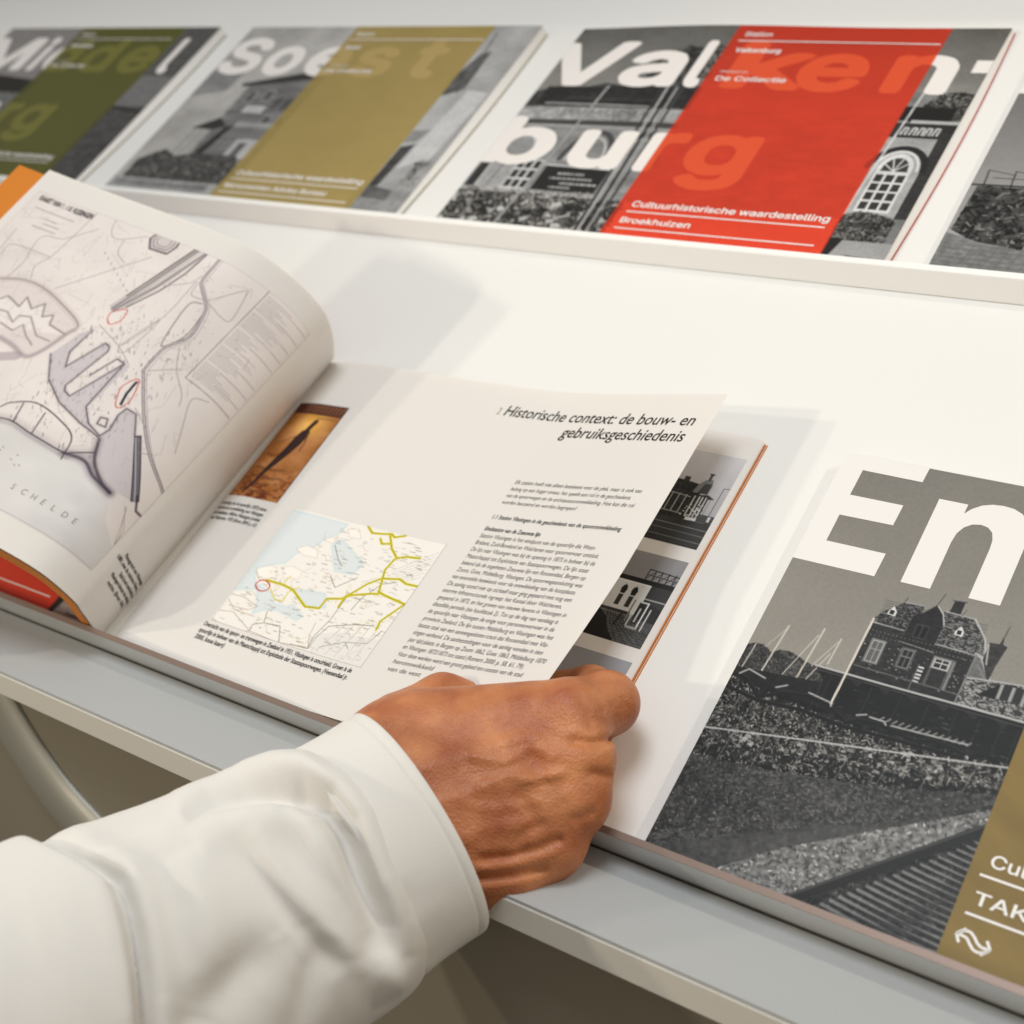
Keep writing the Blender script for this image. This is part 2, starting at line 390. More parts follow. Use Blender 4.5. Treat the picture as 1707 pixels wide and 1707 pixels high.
def art_enkhuizen():
    p = Print(300, 212, .36, (128, 123, 115))
    n = p.noise(40, 26, 3, 3); gr = p.noise(.9, .9, 4, 2)
    yy = np.linspace(0, 212, p.H)[:, None]
    sky = 120 + 16 * (yy / 110) + 10 * (n - .5) + 9 * (gr - .5)
    p.a[:] = np.repeat(sky[..., None], 3, 2) * np.array([1.02, .99, .94])
    # far trees
    tx = p.noise(2.2, 2.0, 11, 3)
    tr = [(-2, 126), (-2, 112), (1, 109.6), (5, 108.4), (9, 109.4), (11, 111), (14, 109), (18, 108.2), (22, 109.2), (26, 110.6), (30, 111.5), (34, 110.5), (38, 112), (44, 113), (44, 127)]
    p.fill(tr, 34 + 62 * tx); p.leaves(tr, 1500, .75, 20, 130, 5, .6)
    # masts
    for a, b, w in [((10.9, 124), (13.1, 96.5), .75), ((25.7, 124), (27.7, 93.5), .8), ((35.3, 109), (36, 96), .6), ((18.8, 123), (26.5, 97), .45), ((28, 124), (34.5, 104), .45), ((8, 109), (13, 97.5), .25), ((2.6, 122), (3.6, 109), .5), ((29.5, 112), (35.5, 97.5), .35)]:
        p.line([a, b], w, (196, 190, 180), .9)
    # main house : dark brick, tiled mansard roof
    br = p.noise(1.6, .8, 21, 2); tl = p.noise(.8, .42, 22, 2)
    wall = [(44.5, 84), (88, 84), (88, 106), (88, 126), (44.5, 126)]
    p.fill(wall, 30 + 30 * br)
    roof = [(44, 83.5), (47, 78), (53.6, 71.3), (62, 71), (62, 84.5), (44, 84.5)]
    p.fill(roof, 44 + 80 * tl * (tl > .5))
    roof2 = [(70, 71), (82.5, 71.2), (88.3, 77.5), (90, 84), (90, 87.5), (69, 86.5)]
    p.fill(roof2, 50 + 100 * tl * (tl > .48))
    for y in np.arange(72.4, 84, 1.15): p.line([(46, y), (88, y + .2)], .28, 48, .55)
    p.line([(53.6, 71.2), (62, 70.8)], .5, 150); p.line([(70.5, 70.8), (82.5, 71)], .5, 165); p.line([(82.5, 71), (89, 79), (91.5, 86)], .7, 175)
    p.line([(44, 84.2), (58, 84.6)], .7, 165); p.line([(68, 86.8), (88, 87.3)], .7, 150)
    # gabled dormer
    dg = [(59, 92), (59, 77), (62, 74), (65.5, 69.5), (66.5, 69), (69.5, 72), (71.8, 77), (71.5, 92)]
    p.fill(dg, 30 + 22 * br); p.line([(66.8, 69.2), (70, 72.5), (72, 77.5)], .55, 175); p.line([(62, 74.3), (65.6, 69.6)], .35, 95)
    p.rect(61.8, 79.5, 67.3, 86.5, 62); p.rect(62.4, 80.2, 66.7, 85.8, 26); p.line([(64.5, 80), (64.5, 86)], .35, 90)
    p.line([(66.2, 69.2), (67.6, 62.6)], .3, 55); p.line([(53.5, 71.3), (54, 68.6)], .3, 60)
    p.line([(57.5, 89.8), (72.5, 91)], .45, 150, .8)
    # roof windows and chimney
    for x, y in ((50.4, 76.6), (78.6, 78.2)):
        p.poly([(x - 1.7, y + 2.2), (x - 1.4, y), (x, y - 2.4), (x + 1.9, y + .2), (x + 1.7, y + 2.4)], 205); p.rect(x - .9, y - .2, x + .9, y + 1.8, 40)
    p.fill([(71.8, 70.6), (72.2, 64.6), (76.4, 64.2), (76.4, 70.6)], 36 + 25 * br); p.line([(71.6, 64.8), (76.8, 64.2)], .5, 70); p.line([(77, 71), (78, 68)], .3, 80)
    p.fill([(44.5, 84.5), (59, 84.5), (59, 106), (44.5, 106)], 40 + 34 * br, .5)
    for y in np.arange(85, 106, 1.1): p.line([(45, y), (88, y)], .18, 74, .28)
    # quoin stones and string courses
    rg = np.random.default_rng(4)
    for y in (87.6, 90): 
        for x in np.arange(46, 87, 1.7): p.rect(x, y, x + .55, y + .55, 120, .7)
    for _ in range(90):
        x, y = rg.uniform(45, 87), rg.uniform(90, 107); p.rect(x, y, x + rg.uniform(.4, .9), y + .5, rg.uniform(90, 190), .75)
    # windows
    def win(x0, y0, x1, y1, fr=196, gl=66):
        p.rect(x0 - .7, y0 - .7, x1 + .7, y1 + .5, fr * .8, .75); p.rect(x0, y0, x1, y1, fr); 
        mx = (x0 + x1) / 2; ym = y0 + (y1 - y0) * .4
        for a, b, c, d in ((x0 + .4, y0 + .5, mx - .2, ym - .2), (mx + .2, y0 + .5, x1 - .4, ym - .2), (x0 + .4, ym + .3, mx - .2, y1 - .4), (mx + .2, ym + .3, x1 - .4, y1 - .4)): p.rect(a, b, c, d, gl)
    win(48.2, 92.2, 53.2, 102.8, 160, 92); win(61, 92.5, 65.6, 101.5, 120, 44)
    p.rect(73.2, 92, 82.4, 105.8, 150, .35); win(74.2, 93, 80.2, 97.6, 185, 50); p.fill([(74.4, 98), (80.2, 98), (80.2, 107), (74.4, 107)], 38 + 20 * br); p.line([(81.6, 93), (81.6, 106)], .7, 130)
    for i in range(5): p.rect(69.5, 98.6 + i * 1.7, 71.6, 99.5 + i * 1.7, 195)
    p.line([(69.2, 98), (69.2, 110)], .35, 120)
    # right gable, turret, annex roof
    p.fill([(88, 84), (91, 86), (97.5, 101), (97.5, 106), (88, 106)], 84 + 40 * br); p.line([(88, 86.6), (90.5, 87.5), (99.5, 101.6)], 1.2, 168); p.line([(90, 91), (97, 100)], .6, 120)
    p.fill([(91, 80), (94.8, 79.5), (95.6, 74), (96, 79.4), (98, 80), (96.5, 90), (96, 98), (91, 88)], 42 + 34 * br); p.line([(95.4, 80), (95.9, 70.5)], .3, 60)
    p.line([(91, 81), (93, 90)], .7, 180, .8)
    ann = [(88, 98), (104, 96), (150, 91), (150, 116), (88, 116)]
    p.fill(ann, 56 + 90 * (p.noise(.9, .45, 31, 2) > .52)); p.line([(88, 98), (104, 95.6), (150, 90.5)], .7, 165)
    p.rect(101, 96.5, 150, 103.5, 52); 
    for x in (101, 105.5, 110, 116, 122): p.rect(x, 96.8, x + 1.3, 103.5, 150)
    p.poly([(94, 104), (101, 97), (101, 104)], 34)
    p.line([(88.2, 87), (87.6, 110)], .7, 120)
    p.fill([(-2, 122), (36, 118), (150, 112), (150, 140), (-2, 140)], 22 + 22 * p.noise(3, 2, 35, 2))
    # platform canopy
    can = [(31, 110.8), (150, 109.6), (150, 132), (100, 131), (40, 127), (36, 116)]
    p.fill(can, 16 + 18 * p.noise(6, 3, 33, 3)); p.line([(31, 111), (60, 111), (150, 109.6)], .95, 172); p.line([(33, 112.6), (150, 112)], .5, 70)
    for x0 in np.arange(46, 150, 11.5): p.poly([(x0, 112.5), (x0 + 6, 112.4), (x0 + 4.5, 115.4)], 46)
    p.line([(45.4, 106), (88, 106.4)], .5, 96); p.line([(88, 106), (150, 104)], .4, 90)
    for x in (36.5, 39, 56, 68, 79, 90, 99, 107, 113): p.line([(x, 114), (x, 130)], .35, 58, .8)
    p.line([(44.6, 82.6), (43.6, 126)], .95, (206, 200, 190))
    for _ in range(60):
        x, y = rg.uniform(44, 113), rg.uniform(115, 130); p.rect(x, y, x + rg.uniform(.4, 2.4), y + .4, rg.uniform(40, 105), .6)
    # scrub under the canopy, dark iron arches, white edge
    scr = [(-2, 124), (20, 127), (55, 131), (100, 128), (150, 128), (150, 168), (60, 190), (-2, 208)]
    s1 = p.noise(2.4, 1.8, 41, 3); s2 = p.noise(9, 6, 42, 2)
    p.fill(scr, np.clip(8 + 78 * (s1 - .28) + 34 * (s2 - .5), 8, 150)); 
    p.leaves([(-2, 126), (20, 130), (60, 133), (100, 131), (114, 129), (114, 140), (-2, 158)], 4200, .85, 10, 205, 8, .8); p.leaves([(-2, 130), (60, 137), (114, 132), (114, 140), (-2, 156)], 260, 2.0, 60, 150, 88, .5, 3.2)
    for pts in ([(-2, 128), (2, 124.8), (7, 126), (12, 130), (15, 132.6), (18, 130.6), (24, 127.4), (34, 125.6), (43, 127), (50, 130.5), (52.5, 132)], [(15, 133), (17.5, 121)], [(52, 132), (56, 129.4), (64, 128.6), (72, 129.4), (78, 131)], [(79, 131), (85, 128.8), (92, 129), (98, 130.5)], [(-2, 131.5), (15, 134), (34, 132.5), (52, 133.8), (98, 132)]):
        p.line(pts, 1.7, 20); p.line([(a, b - .8) for a, b in pts], .25, 92, .5)
    for pts in ([(3, 124.6), (6, 121.4), (14, 123.4)], [(20, 126), (24, 123.6)], [(33.5, 124), (44, 125.6), (44, 127)], [(55, 127.5), (58.5, 126)], [(60, 126.6), (66, 126.8), (67, 128)], [(69, 127.6), (98, 126)]):
        p.line(pts, .8, 180, .8)
    for x in np.arange(64, 99, 2.6): p.line([(x, 126.6), (x + 1.2, 125)], .7, 165, .7)
    p.leaves([(-2, 152), (40, 148), (90, 140), (114, 136), (114, 150), (-2, 172)], 3200, .9, 12, 190, 9, .75)
    for _ in range(46):
        x = rg.uniform(10, 92); y = 151 - .19 * x + rg.uniform(0, 11); a = rg.uniform(0, 3)
        q = [(x + rg.uniform(.5, 2.2) * math.cos(a + i * 1.6), y + rg.uniform(.4, 1.5) * math.sin(a + i * 1.6)) for i in range(4)]
        p.poly(q, rg.uniform(120, 205), .75)
    for x in (6, 12, 26, 41, 58, 73, 88, 102): p.line([(x + 2, 135), (x - 1, 168 - .1 * x)], .4, 112, .75)
    p.line([(-2, 153), (40, 144.6), (116, 130)], .75, 178, .95)
    # rough grass, ballast, rail and sleepers
    p.fill([(-2, 168), (150, 140), (150, 212), (-2, 212)], 70 + 40 * (p.noise(2, 1.6, 50, 3) - .5))
    fg = [(-2, 166), (60, 158), (114, 142), (150, 134), (150, 160), (114, 156), (60, 176), (-2, 210)]
    p.fill(fg, np.clip(58 + 84 * (p.noise(1.2, 1.0, 51, 3) - .42) + 34 * (p.noise(14, 9, 52, 2) - .5), 14, 165), .92)
    p.leaves(fg, 6500, .62, 16, 160, 10, .65)
    mid = [(20, 200), (60, 178), (114, 150), (150, 140), (150, 150), (114, 157), (66, 186), (30, 206)]
    p.fill(mid, 78 + 52 * (p.noise(1.6, 1.6, 61, 3) - .5), .6)
    bal = [(24, 212), (50, 190), (114, 148.6), (150, 132), (150, 140), (114, 156), (62, 206), (56, 212)]
    p.fill(bal, 104 + 96 * (p.noise(1.5, 1.2, 62, 2) - .45)); p.leaves(bal, 3600, .95, 34, 228, 11, .8, 1.5)
    slp = [(56, 212), (64, 206), (114, 158), (150, 138), (150, 212)]
    p.fill(slp, np.clip(40 + 70 * (p.noise(1.5, 1.2, 63, 2) - .4), 10, 140)); p.leaves(slp, 2600, .75, 12, 140, 12, .6)
    for i in range(20):
        t = i / 19; x, y = 70 + 46 * t, 207 - 47 * t; L = 52 - 30 * t
        p.line([(x, y), (x + L * .5, y + 4 - 3 * t), (x + L, y + 5 - 5 * t)], 1.5 - .7 * t, 158, .62, .35); p.line([(x, y + 1.3), (x + L, y + 6.5 - 5 * t)], 1.1 - .5 * t, 22, .6)
    p.line([(58, 210), (114, 157.4), (150, 136)], 4.2, 40); p.line([(60, 206), (114, 155.6), (150, 134)], .6, 92, .7)
    pv = p.noise(30, 8, 71, 3, .5)
    i0, i1 = int(114.5 * p.k), int(256 * p.k)
    p.a[:, i0:i1] = np.array((126, 105, 64)) * (.92 + .14 * pv[:, i0:i1, None])
    return p.done(), .36

def art_valkenburg(res=.6):
    p = Print(300, 212, res, (104, 101, 98)); rg = np.random.default_rng(5)
    tx = p.noise(3, 2.6, 3, 3); fine = p.noise(1.2, 1.0, 4, 2)
    yy = np.linspace(0, 212, p.H)[:, None]
    p.a[:] = np.repeat((92 + .5 * yy + 10 * (p.noise(40, 30, 2, 2) - .5))[..., None], 3, 2) * np.array([1.01, 1, .97])
    full = lambda y0, y1, x0=0, x1=300: [(x0, y0), (x1, y0), (x1, y1), (x0, y1)]
    p.fill(full(86, 175), 128 + 44 * (p.noise(12, 5, 5, 3) - .5) + 20 * (fine - .5))
    p.fill([(0, 88), (0, 72), (14, 66), (30, 70), (52, 62), (74, 66), (96, 22), (112, 26), (120, 60), (126, 66), (126, 90)], 40 + 52 * tx)
    p.leaves([(80, 30), (124, 22), (124, 70), (70, 70)], 420, 2.6, 20, 120, 6, .6)
    p.fill(full(66, 86, 8, 126), 34 + 28 * tx); p.line([(16, 84), (98, 86)], 1.6, 150); p.line([(30, 78), (100, 80)], .8, 80)
    p.fill(full(88, 101, 0, 126), 150 + 60 * (p.noise(4, 3, 8, 2) - .5))
    for x in np.arange(28, 100, 5.5): p.line([(x, 97), (x + 2.2, 90), (x + 4, 97)], .9, 90, .6)
    for r_ in (7, 4.4): p.line([(84 + r_ * math.cos(t), 96 + r_ * math.sin(t)) for t in np.linspace(0, 6.3, 20)], 1, 96)
    p.rect(0, 101, 126, 106, 70); p.line([(0, 107), (126, 108)], 1, 170)
    for cx in (22, 76, 110): 
        p.line([(cx + 17 * math.cos(t), 140 + 27 * math.sin(t)) for t in np.linspace(3.14, 6.28, 20)], 4, 74); p.line([(cx + 13 * math.cos(t), 140 + 22 * math.sin(t)) for t in np.linspace(3.14, 6.28, 20)], 1.2, 190)
    p.fill(full(143, 172, 2, 9), 46 + 20 * tx); p.fill(full(143, 171, 9, 31), 158 + 30 * (tx - .5)); p.line([(21, 143), (18, 171)], .8, 80); p.line([(10, 143), (10, 171)], 1, 196)
    p.rect(30, 142, 50, 171, 196)
    for i in range(3):
        for j in range(3): p.rect(31.5 + i * 6.1, 143.5 + j * 9.2, 36 + i * 6.1, 150.6 + j * 9.2, 52)
    p.rect(53, 146, 101, 170, 44); p.line([(52, 146), (102, 147.6)], 1.6, 190); p.line([(53, 170), (53, 146)], .8, 140)
    for y, x0, x1 in ((153, 66, 86), (157.5, 62, 92), (162, 72, 98), (166, 66, 82)):
        x = x0
        while x < x1: d = rg.uniform(1, 3); p.rect(x, y, x + d, y + 1.8, 176); x += d + .7
    p.line([(0, 172), (103, 173)], 3, 168); p.leaves(full(170, 177, 0, 104), 240, 1.6, 60, 190, 4, .6)
    # terrace crowd
    cr = full(175, 212, 0, 126); p.fill(cr, 52 + 120 * (p.noise(5, 3.2, 14, 3) - .4)); p.leaves(cr, 900, 2.8, 18, 215, 15, .8, 2.6)
    for _ in range(26):
        x, y = rg.uniform(4, 118), rg.uniform(178, 204); p.poly([(x, y), (x + rg.uniform(3, 8), y - 1), (x + rg.uniform(5, 10), y + 2), (x + 2, y + 4)], rg.choice([34, 44, 180, 200]), .85)
    # flag poles
    for x0, x1, g in ((56, 46, 150), (97, 106, 60), (101, 108, 160), (104, 112, 48), (108, 114, 140), (112, 117, 70)): p.line([(x0, 66), (x1, 206)], 2.0, g)
    # right part : cafe front
    p.fill(full(64, 212, 262, 300), 118 + 36 * (p.noise(8, 5, 17, 3) - .5))
    tr = [(270, 92), (272, 76), (278, 66), (286, 62), (298, 64), (298, 92)]; p.fill(tr, 38 + 70 * tx); p.leaves(tr, 380, 1.9, 16, 140, 18, .8)
    p.rect(262, 77, 292, 90, 34); p.rect(270, 89, 300, 92, 176); p.rect(262, 92, 300, 106, 52); p.rect(262, 105, 300, 107, 150)
    for x in (268, 273, 277.5, 281.5, 286): 
        p.line([(x, 102), (x + 1, 96), (x + 3, 96.4), (x + 2.6, 102)], 1.3, 196)
    p.fill(full(107, 172, 262, 292), 158 + 40 * (tx - .5)); p.fill(full(100, 172, 290.5, 300), 48 + 20 * tx)
    p.line([(276 + 16 * math.cos(t), 134 + 20 * math.sin(t)) for t in np.linspace(3.3, 6.2, 20)], 4, 46); p.line([(276 + 12.6 * math.cos(t), 134 + 17 * math.sin(t)) for t in np.linspace(3.6, 6.2, 20)], 1.6, 210)
    p.poly([(266, 168)] + [(276 + 10 * math.cos(t), 133 + 14 * math.sin(t)) for t in np.linspace(3.14, 6.28, 16)] + [(286, 168)], 206)
    for i in range(3):
        for j in range(4): p.rect(267.6 + i * 6.1, 137 + j * 7.6, 272.2 + i * 6.1, 143 + j * 7.6, 56)
    p.poly([(268.6, 134)] + [(276 + 7.4 * math.cos(t), 133 + 10.5 * math.sin(t)) for t in np.linspace(3.14, 6.28, 16)] + [(283.4, 134)], 60)
    for t in (3.7, 4.3, 5.0, 5.6): p.line([(276, 134), (276 + 8 * math.cos(t), 134 + 11 * math.sin(t))], .8, 206)
    p.line([(268, 64), (262, 174)], 1.3, 196)
    hd = [(262, 172), (270, 168), (284, 170), (292, 174), (292, 190), (262, 192)]; p.fill(hd, 34 + 66 * tx); p.leaves(hd, 500, 1.6, 18, 160, 19, .75)
    p.rect(262, 191, 300, 212, 152); p.poly([(262, 190), (270, 190), (264, 212), (262, 212)], 40); p.line([(276, 203), (292, 204)], 1, 60)
    p.a *= (.9 + .2 * p.noise(22, 16, 91, 3) + .12 * (p.noise(1.4, 1.2, 92, 2) - .5))[..., None]
    # colour band and heavy title
    b0, b1 = 123, 262.5
    band(p, b0, b1, (192, 64, 43), .74, .52)
    X = np.broadcast_to(((np.arange(p.Wd) + .5) / p.k)[None], (p.H, p.Wd)); inb = (X >= b0) & (X <= b1)
    L = [('V', -8, 58, 63), ('a', 58, 103, 63), ('l', 108.5, 121, 63), ('k', 136, 191, 63), ('e', 183, 227, 63), ('n', 240, 280, 63), ('b', -2.5, 48, 145), ('u', 63, 104, 145), ('r', 114.6, 142, 145), ('g', 145, 190, 145)]
    big(p, L, 86, 0, .028, WH, ~inb); big(p, L, 86, 0, .028, (214, 84, 55), inb)
    p.rect(287.6, 32, 300, 44, WH)
    return p.done(), res

def art_soest():
    p = Print(300, 212, .75, (176, 172, 168)); rg = np.random.default_rng(6)
    tx = p.noise(4, 3, 23, 3); full = lambda y0, y1, x0=0, x1=300: [(x0, y0), (x1, y0), (x1, y1), (x0, y1)]
    p.a[:] = np.repeat((168 + 30 * (p.noise(60, 40, 24, 2) - .5))[..., None], 3, 2) * np.array([1.0, .985, .965])
    p.fill([(0, 58), (40, 58), (36, 84), (0, 92)], 128 + 30 * (tx - .5)); 
    p.fill([(58, 72), (130, 56), (130, 185), (60, 180)], 112 + 46 * (p.noise(30, 3, 25, 3) - .5))
    p.poly([(48, 74), (126, 54), (126, 66), (50, 78)], 58); p.line([(58, 78), (54, 184)], 1.2, 140)
    for y in (84, 96, 109, 122): p.line([(58, y), (128, y - 4)], 1.4, rg.uniform(70, 92), .8)
    for y in np.arange(80, 180, 2.2): p.line([(58, y), (130, y - 3.4)], .5, 92, .4)
    for x0, y0 in ((66, 84), (84, 82), (104, 112), (118, 112), (70, 132), (104, 140)): p.rect(x0, y0, x0 + 8, y0 + 12, 60); p.line([(x0, y0), (x0 + 8, y0), (x0 + 8, y0 + 12), (x0, y0 + 12), (x0, y0)], .9, 176); p.line([(x0 + 4, y0), (x0 + 4, y0 + 12)], .7, 150)
    for x0 in (258, 268, 280): p.line([(x0, 20), (x0 - 4, 180)], .8, 110, .6)
    for y in np.arange(10, 180, 6): p.line([(252, y), (300, y + 1)], .45, 128, .6)
    p.rect(74, 100, 96, 109, 184); p.rect(100, 90, 120, 104, 84); p.line([(110, 90), (108, 104)], 1, 150); p.rect(80, 120, 122, 126, 150)
    p.poly([(36, 130), (58, 116), (72, 126), (60, 131)], 52); p.line([(42, 131), (40, 172)], 1, 90); p.line([(50, 131), (47, 172)], 1, 96)
    p.poly([(60, 168), (72, 126), (80, 124), (70, 170)], 50); p.rect(96, 140, 122, 162, 168); p.rect(102, 144, 110, 160, 90)
    bs = [(8, 170), (30, 156), (46, 164), (70, 158), (112, 160), (124, 178), (120, 194), (10, 192)]; p.fill(bs, 48 + 60 * tx); p.leaves(bs, 500, 2.4, 24, 140, 27, .7)
    p.rect(0, 191, 125, 212, 156); p.fill(full(193, 200, 6, 110), 118 + 50 * (tx - .5))
    p.fill(full(0, 212, 250, 300), 160 + 26 * (p.noise(20, 40, 28, 2) - .5))
    p.fill([(262, 34), (270, 30), (272, 74), (256, 82), (254, 60)], 66 + 50 * tx); p.line([(262, 10), (268, 78)], 1.4, 96)
    p.fill([(256, 120), (272, 118), (266, 132), (256, 134)], 120 + 20 * tx); p.fill([(257, 138), (268, 134), (264, 178), (256, 180)], 54 + 30 * tx)
    p.poly([(276, 74), (296, 78), (290, 150), (268, 160)], 186); p.leaves(full(150, 176, 280, 292), 40, 2.4, 60, 140, 29, .8)
    p.fill(full(182, 212, 250, 300), 140 + 40 * (tx - .5)); p.fill([(256, 178), (280, 182), (280, 192), (256, 190)], 84 + 30 * tx)
    p.a *= (.9 + .2 * p.noise(20, 14, 93, 3) + .12 * (p.noise(1.6, 1.4, 94, 2) - .5))[..., None]
    b0, b1 = 119, 256
    band(p, b0, b1, (158, 138, 86), .78, .34)
    X = np.broadcast_to(((np.arange(p.Wd) + .5) / p.k)[None], (p.H, p.Wd)); inb = (X >= b0) & (X <= b1)
    L = [('S', 1, 46, 60), ('o', 51, 90, 60), ('e', 98, 140, 60), ('s', 147, 187, 60), ('t', 203, 232, 60)]
    big(p, L, 83, 0, .03, WH, ~inb); big(p, L, 83, 0, .03, (176, 152, 96), inb)
    return p.done(), .75

def art_middelburg():
    p = Print(300, 212, .9, (128, 122, 122)); tx = p.noise(5, 4, 33, 3); full = lambda y0, y1, x0=0, x1=300: [(x0, y0), (x1, y0), (x1, y1), (x0, y1)]
    p.a[:] = np.repeat((128 + 20 * (tx - .5))[..., None], 3, 2) * np.array([1.02, .99, .99])
    p.poly([(0, 66), (120, 78), (120, 98), (0, 90)], 34); p.fill(full(96, 212, 0, 120), 104 + 60 * (tx - .5))
    p.fill([(256, 0), (300, 0), (300, 70), (256, 70)], 84 + 20 * (tx - .5)); p.fill(full(68, 110, 250, 300), 112 + 20 * (tx - .5)); p.fill(full(108, 212, 250, 300), 74 + 40 * (tx - .5)); p.line([(258, 110), (300, 116)], 3, 40)
    b0, b1 = 112, 256
    band(p, b0, b1, (92, 92, 46), .80, .3)
    X = np.broadcast_to(((np.arange(p.Wd) + .5) / p.k)[None], (p.H, p.Wd)); inb = (X >= b0) & (X <= b1)
    L = [('M', -4, 76, 62), ('i', 84, 96, 62), ('d', 102, 146, 62), ('d', 154, 198, 62), ('e', 208, 252, 62), ('l', 266, 279, 62), ('b', -2, 46, 145), ('u', 62, 102, 145), ('r', 114, 138, 145), ('g', 142, 186, 145)]
    big(p, L, 86, 0, .028, WH, ~inb); big(p, L, 86, 0, .028, (112, 110, 58), inb)
    return p.done(), .9

def art_hedge():
    p = Print(300, 212, .6, (104, 101, 99)); tx = p.noise(3, 2.5, 43, 3); full = lambda y0, y1, x0=0, x1=300: [(x0, y0), (x1, y0), (x1, y1), (x0, y1)]
    yy = np.linspace(0, 212, p.H)[:, None]
    p.a[:] = np.repeat((84 + .42 * yy + 8 * (tx - .5))[..., None], 3, 2) * np.array([1.0, .99, .985])
    for x in range(6, 300, 14): p.line([(x, 128), (x + 1, 142)], .8, 60); p.line([(x, 128), (x + 14, 131)], .5, 70)
    p.line([(24, 106), (30, 130)], .9, 70); p.line([(10, 134), (300, 136)], .6, 66); p.poly([(26, 104), (34, 106), (30, 110)], 190)
    hd = [(4, 141), (300, 140), (300, 206), (60, 190), (20, 186), (2, 176)]; p.fill(hd, 34 + 64 * (tx > .4) * tx); p.leaves(hd, 3000, 1.9, 14, 165, 44, .75)
    p.line([(48, 150), (40, 196)], .9, 150); p.line([(0, 140), (300, 139)], 1.2, 40)
    pv = [(0, 178), (20, 184), (60, 190), (300, 204), (300, 212), (0, 212)]; p.fill(pv, 118 + 44 * (p.noise(3, 2, 45, 2) - .5))
    for y in np.arange(186, 212, 3.4): p.line([(0, y), (300, y + 10)], .5, 86, .7)
    for x in range(0, 120, 6): p.line([(x, 186), (x - 6, 212)], .5, 90, .6)
    p.rect(0, 0, 12.5, 62, WH)
    return p.done(), .6

